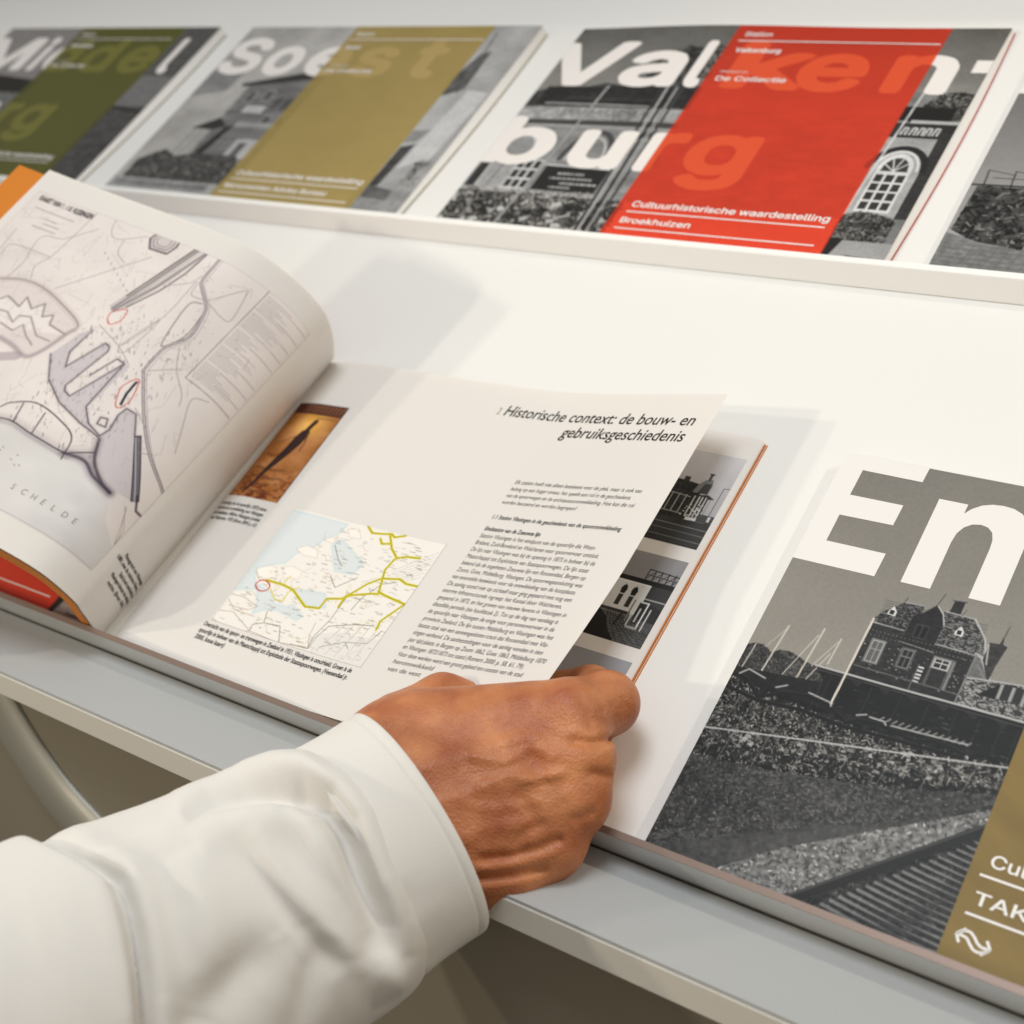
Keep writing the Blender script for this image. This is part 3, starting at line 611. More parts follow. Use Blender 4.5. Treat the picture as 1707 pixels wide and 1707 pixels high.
# map strokes in page millimetres
MAPL={
'rail': [[(121.6,13.5),(131.4,45.5),(141.7,68)],[(126.7,13),(137,47.5),(143.6,67.5)],[(129.1,15),(142.2,57)],[(121.1,15),(123,31.5),(127.7,46.5),(136.6,63.5)]],
'fort': [[(156.2,11.5),(141.7,12.5),(140.3,18.5),(142.2,24.5),(153.9,25),(158.6,19),(156.2,11.5)]],
'canal': [[(112.7,14.5),(111.8,30.5),(107.6,36),(100.6,42),(97.3,47),(94,63),(100.1,76),(100.1,91),(98.2,94.5),(80.4,115),(63.1,130.5),(45.8,139)]],
'loop': [[(102,43),(107.6,48),(103.4,73.5),(99.6,73),(95.9,62.5),(97.3,49)]],
'ring': [[(219.8,75.5),(206.3,71),(191.8,71),(175.4,75),(153.4,83.5),(154.8,92),(159,105.5),(165.1,112.5),(177.3,109.5),(188.5,108)]],
'zig': [[(208.6,87),(205.8,83.5),(194.1,87),(194.6,80),(186.1,85.5),(181.5,79.5),(176.3,87.5),(171.2,84),(168.4,90),(154.8,92)],[(203,93),(197.8,92.5),(189.4,97),(189.4,92),(182.4,90),(169.8,99),(160,99)],[(196,100),(185.2,101.5),(182.4,96),(175.9,101),(167.4,105)]],
'harb': [[(152.9,105.5),(148.3,89.5),(143.6,82.5),(142.2,104),(138.9,109),(130,87.5),(124.9,90),(130,118.5),(123,123),(111.3,94),(107.6,93.5),(109.4,125.5),(99.2,133.5),(91.7,136),(105.7,134),(125.3,128.5),(141.2,119)]],
'dock': [[(142.6,83.5),(144.1,100),(138.9,109),(130,87.5),(126.3,88.5),(124.9,91.5),(130,118.5),(128.1,121.5),(123,123),(111.3,94),(116.9,93),(122.5,107.5)],[(111.3,94),(110.4,124.5),(102,132),(92.1,135),(90.3,129.5),(92.6,120.5),(91.7,115),(85.6,115),(77.6,125.5)],[(152.9,105.5),(141.7,119),(125.3,128.5),(105.7,134),(91.7,136)],[(99.2,126),(95.4,125),(93.1,129.5),(98.2,130),(99.2,126)]],
'basin': [[(92.6,120.5),(91.7,115),(85.6,115.5),(78.6,124.5),(55.7,154),(65.5,155.5),(77.2,151),(91.7,136)]],
'pier': [[(77.6,125.5),(75.3,123.5),(52.4,151.5),(55.7,154)]],
'wall': [[(147.8,149.5),(139.4,148.5),(123.9,150.5),(101,152),(97.3,150),(87.5,144)],[(152.9,144),(148.7,139),(135.2,134),(115.5,137.5),(103.4,143),(99.2,155.5)],[(142.6,137),(138.9,149)],[(127.2,137),(124.4,150)]],
'shore': [[(101,152),(88.4,150.5),(79,155),(66.4,157.5)],[(90.7,137),(84.2,148),(73.4,155.5),(66.4,157.5)]],
'red': [[(140.8,74),(141.7,69.5),(136.6,65),(133.8,66),(133.3,72.5),(137,76.5),(140.8,74)],[(98.2,116),(102.4,107.5),(101.5,102),(98.7,98),(96.3,101),(93.5,110),(94.9,116.5),(98.2,116)]],
'blob': [[(98.2,100),(97.7,108),(95.9,114.5)]],
'leg': [[(79.5,15),(80,83.5),(46.8,84.5)]],
'thin': [[(201.1,10.5),(202,34.5),(203.4,52),(207.2,60),(203,68.5)],[(236.2,58.5),(238.1,43)],[(217,73.5),(215.6,61.5),(219.8,46.5),(217.5,40.5),(206.3,38.5),(195,28),(191.8,24.5)],[(188,13),(183.3,23.5),(175.9,26.5),(160.9,18.5)],[(172.1,25.5),(168.8,34.5),(160,39)],[(184.3,69),(167,50),(148.3,29.5)],[(126.3,32.5),(129.6,42.5),(138.9,67.5)],[(142.2,79),(122.5,86),(109.4,93)],[(114.1,33.5),(113.7,59.5),(120.7,85)],[(114.1,62.5),(116,87),(121.6,85.5),(114.1,62.5)],[(88.9,22.5),(101,40.5)],[(99.6,41),(88.4,44),(83.7,41.5),(87.9,22)],[(93.5,72),(86.1,83),(75.3,92),(71.6,98.5)],[(61.7,86.5),(69.2,91.5),(63.1,105.5),(56.1,119.5)],[(98.2,91.5),(84.7,81)],[(127.7,43),(116.5,35.5),(113.7,28.5)],[(112.7,33),(110.4,41.5),(101,40.5)],[(203.4,52),(231.5,53),(232.9,62)],[(76.7,118.5),(88.4,112.5)],[(69.7,131.5),(64.1,128.5)]],
}
MAPZ={
'yel': [[(74.2,151.5),(86,151.5),(93.8,152.5),(99.8,155.5),(108,159.5),(116.8,158.2),(117.2,152),(125.5,149.8),(128,147),(134.2,138.2),(140.2,133),(150.5,131),(156.2,132.8),(163.8,132.8)],[(126.8,107.2),(133.8,115.2),(140,119.5),(138.5,127.8),(143.8,140.8),(148.8,141.8),(163.5,144),(156.5,156),(157.5,160.8)],[(125.5,149.8),(129.8,146.5),(140,142.8),(144.5,141.8)],[(127,147.2),(127,154.5)],[(110.8,105.8),(116.2,109.2),(123.2,108.2),(127.8,107),(131,108.5),(136.8,106)],[(140.2,120),(145.2,117.8),(153.8,117)],[(123.2,111.2),(126.2,114),(130.8,112.8)]],
'thinyel': [[(80.2,155.8),(88,161),(92.8,159.8),(92,154.5),(96.5,150.2)],[(86,151.5),(85.8,146.8),(87,145.5)]],
'sea': [[(57.8,107.5),(98,107.8),(97.5,113.2),(91,119.5),(87.8,125.8),(80,132.2),(77.5,139.2),(69.2,142.5),(63,146.5),(64,150.5),(69.2,155.5),(72.5,158),(55,162.8),(55.8,149.5)],[(70.2,155.2),(81.8,157.5),(88.5,163),(97.2,162.5),(100.2,160.5),(110.8,165),(108.5,167.8),(93,165.8),(85.5,167.8),(80.2,171.5),(78.2,164.8)],[(93.5,152),(114.2,149.5),(120.2,157.2),(106,159)],[(97.5,122),(100.5,117),(124.5,128),(121.2,135.2),(110.5,136)]],
'land': [[(63,146.5),(69.8,143),(74.8,143.2),(78,148.8),(74,151),(66.8,151)],[(78,141.5),(83.8,139.8),(91.5,141),(92.2,146),(82.8,147.5)],[(77.8,129.5),(83,125.8),(91,127),(94.5,131.5),(84.5,132)],[(89,120),(96,117),(97.8,121)],[(100,110.5),(106.8,108.8),(112,114.2),(104.5,114.8)]],
'dark': [[(88.2,168.2),(91,174.5),(85.2,177.2),(86,181)],[(91,174.5),(101.8,173.5),(107.8,182)],[(126.2,179.8),(125.2,173),(127.8,162.2),(127.8,155.2),(128,147)],[(126.8,173.8),(129.5,166),(143.2,161.2),(154.8,159.2)],[(144.8,171.5),(149.2,174.5)],[(132.5,178),(143.8,171.8),(158.2,169.2),(161.2,160.8)],[(114.8,181),(126.8,180.5),(127,172.5)],[(150,133.2),(142.5,136),(136.5,146.8),(135.5,154.2)],[(109.8,139.2),(117.2,144.8),(126.2,136)],[(99.2,121.5),(107.5,129.2),(112.2,132.2)]],
'brown': [[(55.5,164.8),(68.5,164.5),(80.2,167.2),(76,170.5),(62.2,171.2)],[(58.8,175.5),(68.2,174),(86,181),(77.5,184.8),(58.5,181)],[(86,181),(106.8,182.2),(125.2,180)],[(59.5,168),(68.2,172.8),(82.8,172.8)],[(63.5,148.5),(69.2,152.5),(74.8,152)],[(120.8,166.2),(122.5,173.8),(126.8,180.5)]],
'red': [[(78.5,154.2),(79,155.2),(78.8,156.5),(78,157.5),(76.5,158.2),(74.8,158.5),(73,158.2),(71.2,157.5),(70,156.5),(69.2,155.2),(69.5,154),(70.2,153),(71.8,152.2),(73.5,152),(75.5,152.5),(77,153),(78.5,154.2)]],
}

# ------------------------------------------------------------------ display stand
stand = root('display_stand', 'sloping white display stand with two rails of booklets and a pale ledge along its foot', 'display stand', (-900 * U, 336 * U, 0))
X0, X1 = -3400, 900
CS, SN = math.cos(S), math.sin(S)
def hz(y, h, fwd=0, down=0):                # move level towards the viewer / straight down, in the board frame
    return (y - fwd * CS - down * SN, h + fwd * SN - down * CS)
extrude_x('board', [(334, -26), (334, 0), (1671.5, 0), (1671.5, -26)], X0, X1, stand, M['board'])
LIPL = [(332.5, .6), (334.5, 31), (340.5, 32), (340.5, .6)]
extrude_x('rail', LIPL, X0, X1, stand, M['rail'], .35)
extrude_x('rail_reflection', [(334.4, 31.3), (334.4, 32.4), (340.3, 33.2), (340.3, 32.1)], X0, X1, stand, M['reflected'])  # brown reflection along the rail's top edge, modelled as a coloured strip
extrude_x('joint', [(330.6, .25), (330.6, .7), (332.3, .7), (332.3, .25)], X0, X1, stand, M['joint'])
extrude_x('rail', [(1028, .6), (1043, 22.5), (1051, 23.5), (1051, .6)], X0, X1, stand, M['lip'], .5)
LG = 101; ED = 25
a = (333, -1.5)
extrude_x('ledge', [a, hz(*a, LG), hz(*a, LG, 3), hz(333, -1.5, 0, 26)], X0, X1, stand, M['ledge'])
b = hz(*a, LG - .5, 3.2)
extrude_x('ledge_edge', [b, hz(*b, 2), hz(*b, 2, ED), hz(*b, -14, ED), hz(*b, -14, 0)], X0, X1, stand, M['fascia'], .4)
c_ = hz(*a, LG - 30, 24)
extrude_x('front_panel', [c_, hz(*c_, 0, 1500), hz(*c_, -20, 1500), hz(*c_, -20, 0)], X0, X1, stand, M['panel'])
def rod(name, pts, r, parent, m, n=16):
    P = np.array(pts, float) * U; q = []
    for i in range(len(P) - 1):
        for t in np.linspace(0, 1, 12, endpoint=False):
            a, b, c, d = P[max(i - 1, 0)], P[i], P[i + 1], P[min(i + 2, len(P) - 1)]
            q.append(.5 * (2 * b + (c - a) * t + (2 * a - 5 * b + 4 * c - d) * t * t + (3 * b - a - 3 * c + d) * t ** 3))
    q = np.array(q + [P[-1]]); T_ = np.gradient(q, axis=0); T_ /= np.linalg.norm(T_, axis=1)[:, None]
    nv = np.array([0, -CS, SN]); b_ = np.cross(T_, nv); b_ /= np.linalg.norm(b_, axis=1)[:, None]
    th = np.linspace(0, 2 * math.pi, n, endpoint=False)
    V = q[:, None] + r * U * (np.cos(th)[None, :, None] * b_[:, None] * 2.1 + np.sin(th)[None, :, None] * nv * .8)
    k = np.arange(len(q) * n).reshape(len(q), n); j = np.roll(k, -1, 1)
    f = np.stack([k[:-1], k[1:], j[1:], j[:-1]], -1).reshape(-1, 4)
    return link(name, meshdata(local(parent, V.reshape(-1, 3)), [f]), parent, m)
rod('light_streak', [(-1300, 247, -2), (-1284.7, 237.1, -17.1), (-1261.6, 222.4, -39), (-1228.6, 204.5, -65.7), (-1190.2, 187.5, -91), (-1151, 175.3, -109.2), (-1102.3, 163.1, -127.4), (-1044.6, 152.7, -143)], 17, stand, M['streak'])  # curved streak of reflected light on the panel, built as a metal shape
# unseen ledge above the view, added to shade the top of the board
d_ = (1560, 0)
extrude_x('unseen_ledge', [(1672, -26), (1672, 0), (1684, 190), (1700, 190), (1700, -26)], X0, X1, stand, M['unseen_overhang'])

fl = root('floor', 'grey floor under the display stand', 'floor', (-900 * U, 336 * U, 0)); del fl['label'], fl['category']
bpy.data.objects.remove(fl)
me = meshdata([(-6, -5, 0), (6, -5, 0), (6, 6, 0), (-6, 6, 0)], [np.array([[0, 1, 2, 3]])]); flo = link('floor', me, None, M['floor']); flo['kind'] = 'structure'

# ------------------------------------------------------------------ booklets (landscape, 297 x 210 mm)
BW, BH = 297.0, 210.0
def booklet(label, x0, ytop, art, thick, bulge, texts, group='booklets leaning on the rails', tilt=0, name='booklet', xs=None, fan=3.0, card=(.5, .06, .03), title=None):
    """x0, ytop in board units: top left corner; bulge(x, v) extra height in mm"""
    X_, Y_ = x0 * U, ytop * U
    r = root(name, label, 'booklet', (X_, Y_ - BH, 0), group)
    def H(x, v): return thick + tilt * (1 - x / BW) + bulge(x, v)
    def fn(x, v, lift=0):
        x = np.asarray(x, float); v = np.asarray(v, float)
        return np.stack([X_ + x, Y_ - v, H(x, v) + lift], -1)
    ink, res = art
    ny, nx = ink.shape[:2]
    gx = np.minimum(np.arange(nx) * res, BW); gy = np.minimum(np.arange(ny) * res, BH)
    keep = np.r_[np.nonzero(gx < BW)[0], np.nonzero(gx >= BW)[0][:1]]; ky = np.r_[np.nonzero(gy < BH)[0], np.nonzero(gy >= BH)[0][:1]]
    if xs is not None:                       # thin out the part of the cover far outside the photograph
        keep = np.r_[keep[gx[keep] <= xs], keep[gx[keep] > xs][::6], keep[-1:]]
    gx, gy, ink = gx[keep], gy[ky], ink[np.ix_(ky, keep)]
    XX, YY = np.meshgrid(gx, gy)
    cover = grid('cover', fn(XX, YY), r, M['print'], ink, flip=False)
    # page block: skirts from just under the cover down to the board, fore edge fanned out
    n = 40; Vt, Vb = [], []
    ring = [(x, 0.) for x in np.linspace(0, BW, n)] + [(BW, v) for v in np.linspace(0, BH, n)][1:] + [(x, BH) for x in np.linspace(BW, 0, n)][1:] + [(0., v) for v in np.linspace(BH, 0, n)][1:-1]
    ring = np.array(ring); ins = ring.copy()
    top = fn(np.clip(ring[:, 0], .4, BW - .4), np.clip(ring[:, 1], .4, BH - .4), -.25)
    fo = np.where(ring[:, 0] >= BW - .01, fan * (.35 + .65 * np.sin(np.clip(ring[:, 1] / BH, 0, 1) * 3.14)), 0)
    bot = top.copy(); bot[:, 2] = .9; bot[:, 0] += fo
    m_ = len(ring); i = np.arange(m_); q = np.stack([i, (i + 1) % m_, m_ + (i + 1) % m_, m_ + i], -1)
    me = meshdata(local(r, np.concatenate([top, bot])), [q], False); link('page_block', me, r, M['edge'])
    lip = bot.copy(); lip[:, 0] += np.where(ring[:, 0] >= BW - .01, .55, 0); b2 = lip.copy(); lip[:, 2] = .85; b2[:, 2] = .2
    q = np.concatenate([q, q + m_]); me = meshdata(local(r, np.concatenate([bot * (1, 1, 0) + (0, 0, .85), lip, b2])), [q], False)
    link('back_cover', me, r, mat('back_card', card, .5, .3))
    if title: lettering('title_lettering', title, fn, cover, M['white'], .10)
    for nm, lo, hi in (('heading_text', 0, 70), ('footer_text', 70, 300)):
        its = [line_of_text(t, a, b_, y, sz, bo, sh) for t, a, b_, y, sz, bo, sh in texts if t != '-' and lo <= y < hi]
        rul = [ribbon([(a, y), (b_, y)], sz) for t, a, b_, y, sz, bo, sh in texts if t == '-' and lo <= y < hi]
        if its: lettering(nm, its, fn, cover, M['white'], .12)
        for q in rul: lettering('rule', [q], fn, cover, M['white'], .12)
    return r, fn

def cover_text(x, place, author, end=None):
    return [('Station', x, None, 11.8, 8.6, .012, 0), ('-', x - 2, x + 130, 16.6, .9, 0, 0), (place, x + .5, None, 28.5, 8.4, .022, 0),
            ('Onderdeel van', x, None, 49.5, 4, .006, 0), ('De Collectie', x, x + 48, 57.6, 8.6, .014, 0),
            ('Cultuurhistorische waardestelling', x + 1.6, x + 126, 178.2, 9.4, .018, 0), ('-', x + .8, x + 125.6, 182.6, .95, 0, 0),
            (author, x + .8, end, 192.4, 9.0, .018, 0), ('-', x, x + 125.4, 197.2, .95, 0, 0)]
G = lambda x, a, s: np.exp(-((x - a) / s) ** 2)
booklet('booklet with a red band and large white "Valken-burg" on the upper rail', -1184, 1501, art_valkenburg(), 3.6,
        lambda x, v: 3.4 * G(x, 105, 90) * (1 - v / 210) ** 1.5 + .8 * G(x, 250, 60) * np.sin(np.clip(v / 210, 0, 1) * 3.14), cover_text(130.4, 'Valkenburg', 'Broekhuizen', 177.7), fan=4.5)
booklet('booklet with an ochre band over a picture of a house, on the upper rail', -1893, 1501, art_soest(), 3.5,
        lambda x, v: 4.0 * (1 - v / 210) ** 1.6, cover_text(124, 'Soest', 'Monumenten Advies Bureau', 226), fan=5, card=(.32, .27, .13))
booklet('booklet with a dark green band at the far left end of the upper rail', -2612, 1501, art_middelburg(), 3.6,
        lambda x, v: 4.4 * (1 - v / 210) ** 1.5, cover_text(118, 'Middelburg', 'Steenhuis', 170)[:7], fan=6, card=(.16, .15, .06))
booklet('booklet showing a dark hedge and brick paving, rightmost on the upper rail', -499, 1501, art_hedge(), 3.6,
        lambda x, v: .6 * (1 - v / 210), [])
# the big one in front
E_ = [(0, 0), (38.3, 0), (38.0, 8.4), (10.7, 8.4), (10.6, 23.2), (34.8, 22.9), (34.5, 34.4), (10.4, 35), (10.4, 50), (37.1, 49.7), (36.8, 62.2), (0, 62.6)]
N_ = [(48, 15.4), (60.5, 15.4), (60.5, 20.5), (62.6, 17.4), (66, 14.5), (70, 12.9), (74.5, 12.4), (79, 12.9), (83, 14.7), (86.2, 18), (88.1, 22.5), (88.9, 28), (89, 33), (89, 61.8), (76.3, 61.8), (76.3, 36), (75.9, 31), (74.6, 27.4), (72.2, 25.2), (69, 24.5), (65.6, 25.3), (62.8, 27.7), (61.1, 31.4), (60.5, 36.4), (60.5, 61.8), (48, 61.8)]
def outline(pts):
    bm = bmesh.new(); f = bm.faces.new([bm.verts.new((x, y, 0)) for x, y in pts]); f.normal_update(); bmesh.ops.triangulate(bm, faces=[f])
    bm.verts.index_update(); v = np.array([q.co[:2] for q in bm.verts]); t = np.array([[q.index for q in f.verts] for f in bm.faces], np.int32); bm.free()
    for i, tr in enumerate(t):
        (ax_, ay), (bx, by), (cx, cy) = v[tr]
        if (bx - ax_) * (cy - ay) - (by - ay) * (cx - ax_) > 0: t[i] = tr[::-1]
    return v, t
def disc(cx, cy, rx, ry, n=20): return [(cx + rx * math.cos(a), cy + ry * math.sin(a)) for a in np.linspace(0, 2 * math.pi, n, endpoint=False)]
tx_en = [('Cultuurhistorische waardestelling', 120.4, 246, 169.4, 9.6, .012, 0), ('-', 118.4, 244, 173.3, .95, 0, 0), ('TAK A', 119.4, 147, 184.4, 9.4, .012, 0), ('-', 118.4, 244, 188.4, .95, 0, 0)]
en, fn_en = booklet('large booklet with white letters "En" above a dark brick station and boat masts, lower rail', -479, 789, art_enkhuizen(), 2.4,
                    lambda x, v: .5 * G(x, 0, 30) * (1 - v / 210), tx_en, 'booklets leaning on the rails', 3.2, xs=165, fan=1.5, title=[outline(E_), outline(N_)])
cv = [o for o in en.children if o.name.startswith('cover')][0]
# double arrow emblem at the foot of the band
s_ = lambda pts, w=1.0: ribbon(pts, w)
lettering('emblem', [s_([(118.8, 196.4), (120.4, 194.7), (122.2, 194.4), (123.8, 195.4), (125.6, 197.4), (127.2, 198.3), (129.8, 198.2)]), s_([(118.4, 196.6), (120.8, 196.7), (122.0, 197.0), (123.4, 198.6), (125.2, 200.2), (127.2, 200.4), (128.8, 199.4), (130, 198.2)]),
                     s_([(120.8, 193.8), (118.2, 196.6), (119.9, 199.4)]), s_([(128.3, 195.4), (130.2, 198.2), (127.6, 201.0)])], fn_en, cv, M['white'], .13)
# booklet lying under the arched pages
booklet('red banded booklet half hidden beneath the arched left pages of the open book', -1222 - 635 + 3, 788, art_valkenburg(1.2), 2.2, lambda x, v: 0 * x,
        cover_text(130.4, 'Station', 'Broekhuizen', 177.7)[5:], fan=1)

# ------------------------------------------------------------------ the open book
XG, YT = -1178 * U, 792 * U
book = root('open_book', 'open book with arched left pages, a harbour plan on one and text on the other', 'book', (XG, YT - 210, 0))
HX = [0, 3, 8, 20, 45, 100, 145, 179, 214, 250, 272]; HH = [.5, 1.2, 2.6, 4.6, 6.3, 7.3, 9, 12.2, 18.8, 26.5, 31]
_hx = np.linspace(0, 272, 545); _hh = np.interp(_hx, HX, HH)
_k = np.exp(-np.linspace(-2, 2, 25) ** 2); _hs = np.convolve(np.pad(_hh, 12, 'reflect', reflect_type='odd'), _k / _k.sum(), 'valid')
def HR(x, v): return np.interp(x, _hx, _hs) + 6 * (np.clip(x / 265, 0, 1) ** 3) * np.clip((v - 105) / 62, 0, 2) ** 1.3
def right(x, v, lift=0):
    x = np.asarray(x, float); v = np.asarray(v, float)
    return np.stack([XG + x, YT - v, HR(x, v) + lift], -1)
HBX = [0, 8, 20, 45, 100, 160, 230, 281.5]; HB = [.3, 1.6, 3.4, 5.0, 5.4, 4.8, 3.2, 2.4]
def lower(x, v, lift=0):
    x = np.asarray(x, float); v = np.asarray(v, float)
    return np.stack([XG + x, YT - v, np.interp(x, HBX, HB) + lift], -1)
PW = 271.5
gx, gv = np.meshgrid(np.linspace(0, PW, 160), np.linspace(0, 210, 90))
rp_ = grid('right_page', right(gx, gv), book, M['paper'])
# block of pages below, with its fanned foot edge
gx, gv = np.meshgrid(np.r_[np.linspace(0, 281.5, 100), 284.2], np.linspace(0, 210, 40))
P = lower(gx, gv); P[:, -1, 2] = .7
blk = grid('page_block', P, book, M['paper'])
for i, (k, e) in enumerate(((.30, .5), (.52, .9), (.74, .4), (.88, .7))):
    xs_ = np.linspace(1, 150, 60); vv = np.linspace(150, 210, 8)[:, None]; XX = np.broadcast_to(xs_, (8, 60)); VV = np.broadcast_to(vv, (8, 60))
    sheet = lower(XX, VV) * (1 - k) + right(XX, VV) * k; sheet[..., 2] -= .12; sheet[-1, :, 1] -= e
    grid('loose_page', sheet, book, M['edge'])
xs_ = np.linspace(0, 284, 80); P = np.stack([lower(xs_, 210.05 + 0 * xs_), lower(xs_, 210.05 + 0 * xs_)], 0); P[1, :, 2] = .3
grid('foot_edge', P, blk, M['edge'])
# orange cover under the right block and its turned edge
def box(name, x0, x1, y0, y1, h0, h1, parent, m):
    c = [(x, y, h) for h in (h0, h1) for x, y in ((x0, y0), (x1, y0), (x1, y1), (x0, y1))]
    f = np.array([[3, 2, 1, 0], [4, 5, 6, 7], [0, 1, 5, 4], [1, 2, 6, 5], [2, 3, 7, 6], [3, 0, 4, 7]])
    r = parent
    while r.parent is not None: r = r.parent
    return link(name, meshdata(local(r, c), [f], False), parent, m)
cvr = box('cover', XG + 1, XG + 284.4, YT - 210, YT - 1, .1, .55, book, M['orange'])
box('cover_flap', XG + 284.6, XG + 284.95, YT - 210, YT - 1.5, .1, 1.2, cvr, M['orange'])
box('cover_flap', XG + 285.7, XG + 286.0, YT - 210, YT - 1.5, .1, .7, cvr, M['orange'])

# arched left pages : two measured cross sections, blended from head to foot
TOPC = np.array([(-1176, 2), (-1163, 15), (-1142, 55), (-1133.6, 98), (-1152, 143), (-1195, 186), (-1252, 210), (-1346, 237), (-1444, 264), (-1499, 281)], float)
BOTC = np.array([(-1196, 1), (-1186, 22), (-1174, 60), (-1168, 84), (-1184, 126), (-1231, 154), (-1310, 178), (-1400, 201), (-1500, 227), (-1566, 244)], float)
def spline(P):
    Q = np.vstack([2 * P[0] - P[1], P, 2 * P[-1] - P[-2]]); out = []
    for i in range(1, len(Q) - 2):
        for t in np.linspace(0, 1, 40, endpoint=False):
            a, b, c, d = Q[i - 1:i + 3]; out.append(.5 * (2 * b + (c - a) * t + (2 * a - 5 * b + 4 * c - d) * t * t + (3 * b - a - 3 * c + d) * t ** 3))
    out = np.array(out + [P[-1]]); s = np.r_[0, np.cumsum(np.linalg.norm(np.diff(out, axis=0), axis=1))]
    return out, s * 540 / s[-1]
_ct, _st = spline(TOPC); _cb, _sb = spline(BOTC)
def left(s, v, lift=0):
    s = np.asarray(s, float); v = np.asarray(v, float)
    def pos(s_):
        S_ = s_ / U; w = (v / 210)
        a = [np.interp(S_, _st, _ct[:, i]) + np.where(S_ > 540, (S_ - 540) * (-.95, .3)[i], 0) for i in (0, 1)]; b = [np.interp(S_, _sb, _cb[:, i]) + np.where(S_ > 540, (S_ - 540) * (-.97, .25)[i], 0) for i in (0, 1)]
        return (a[0] * (1 - w) + b[0] * w) * U, (a[1] * (1 - w) + b[1] * w) * U
    x, h = pos(s)
    if np.any(lift):
        x1, h1 = pos(np.maximum(s - .6, 0)); x2, h2 = pos(s + .6); dx, dh = x2 - x1, h2 - h1; L = np.hypot(dx, dh) + 1e-9
        x = x + lift * dh / L; h = h - lift * dx / L
    return np.stack([x, YT - v, h], -1)
gs, gv = np.meshgrid(np.linspace(0, 252.5, 150), np.linspace(0, 210, 90))
lpg = grid('left_page', left(gs, gv), book, M['paper'])
gs2, gv2 = np.meshgrid(np.linspace(0, 276, 110), np.linspace(2, 210.4, 60))
# earlier pages and the orange cover bent up behind them
for k in (1.2, 2.4): grid('left_page', left(gs * .995, gv, -k), book, M['paper'])
oc = grid('orange_flyleaf', left(gs2, gv2, -3.4 - 2.2 * np.sin(np.clip(gs2 / 200, 0, 1) * 3.14) * 1.0), book, M['orange'])
ob_ = np.stack([left(gs2[0], 210.4 + 0 * gs2[0], -1.4), left(gs2[0], 210.6 + 0 * gs2[0], -6 - 6 * np.sin(np.clip(gs2[0] / 160, 0, 1) * 3.14))], 0)
grid('cover_edge', ob_, book, M['orange'])
grid('outer_cover', left(gs2, gv2, -6 - 6 * np.sin(np.clip(gs2 / 160, 0, 1) * 3.14)), book, M['orange'])

# ---- print on the right page
bold = []
T = lambda t, a, b, y, s, bo=0., sh=.0: line_of_text(t, a, b, y, s * 1.12, bo, sh, False)
lettering('chapter_title', [T('Historische context: de bouw- en', 144.3, 262.4, 20.6, 9.2, .008, .16), T('gebruiksgeschiedenis', 187.6, 261.8, 30.9, 9.2, .008, .16)], right, rp_, M['ink'], .09)
lettering('chapter_number', [line_of_text('1', 139.4, 141.8, 20.4, 9.4, 0, .12)], right, rp_, M['greyink'], .09)
intro = [('Elk station heeft niet alleen betekenis voor de plek, maar is ook van', 256.4), ('belang op een hoger niveau: het speelt een rol in de geschiedenis', 252.6), ('van de spoorwegen en de architectuurontwikkeling. Hoe kan die rol', 257), ('worden benoemd en worden begrepen?', 226)]
body = ['Station Vlissingen is het eindpunt van de spoorlijn die West-', 'Brabant, Zuid-Beveland en Walcheren voor spoorvervoer ontsluit.', 'De lijn naar Vlissingen was bij de opening in 1873 in beheer bij de',
        'Maatschappij tot Exploitatie van Staatspoorwegen. De lijn staat', 'bekend als de zogeheten Zeeuwse lijn van Roosendaal, Bergen op', 'Zoom, Goes, Middelburg, Vlissingen. De spoorwegaansluiting was',
        'van essenti\u00eble betekenis voor de ontwikkeling van de kustplaats.', 'De aanleg stond niet op zichzelf maar ging gepaard met nog een', 'enorme infrastructurele ingreep: het Kanaal door Walcheren,',
        'geopend in 1873, en het graven van nieuwe havens in Vlissingen in', 'diezelfde periode (zie hoofdstuk 2). Tot op de dag van vandaag is', 'de spoorlijn naar Vlissingen de enige voor personenvervoer in de',
        'provincie Zeeland. De lijn tussen Middelburg en Vlissingen was het', 'laatste stuk van een aaneengesloten trac\u00e9 dat Roosendaal met Vlis-', 'singen verbond. De aanbestedingen voor de aanleg vonden in tien',
        'jaar tijd plaats: in Bergen op Zoom 1862, Goes 1863, Middelburg 1870', 'en Vlissingen 1872/1873 tot stand (Romers 2000: p. 58, 61, 79).', 'Voor deze werken werd een groot gebied ten oosten van de stad', 'herontwikkeld', 'van de vest']
ends = [250.3, 254.6, 255, 254, 255, 256, 255, 255.4, 252.6, 258, 256.2, 257, 259.4, 259.6, 259.4, 264, 254.6, 257, 206, 201]
it = [T(t, 179.2, e, 63.3 + 4.37 * i, 3.15, .0, .15) for i, (t, e) in enumerate(intro)]
it += [T(t, 179.3, e, 98.0 + 4.305 * i, 3.25, .0, .14) for i, (t, e) in enumerate(zip(body, ends))]
lettering('body_text', it, right, rp_, M['ink'])
lettering('section_heading', [T('1.1 Station Vlissingen in de geschiedenis van de spoorontwikkeling', 179.4, 257.8, 86.1, 3.2, .016, .13), T('Eindstation van de Zeeuwse lijn', 179.4, 214.6, 93.6, 3.3, .018, .12)], right, rp_, M['ink'])
lettering('map_caption', [T('Overzicht van de spoor- en tramwegen in Zeeland in 1931. Vlissingen is omcirkeld. Groen is de', 55.9, 160.2, 185.9, 3.3, .022), T('spoorlijn in beheer van de Maatschappij tot Exploitatie der Staatsspoorwegen. (Veenendaal jr.', 55.9, 160.6, 189.9, 3.3, .022), T('2000, losse kaart)', 56.2, 77.8, 193.9, 3.3, .022)], right, rp_, M['ink'])
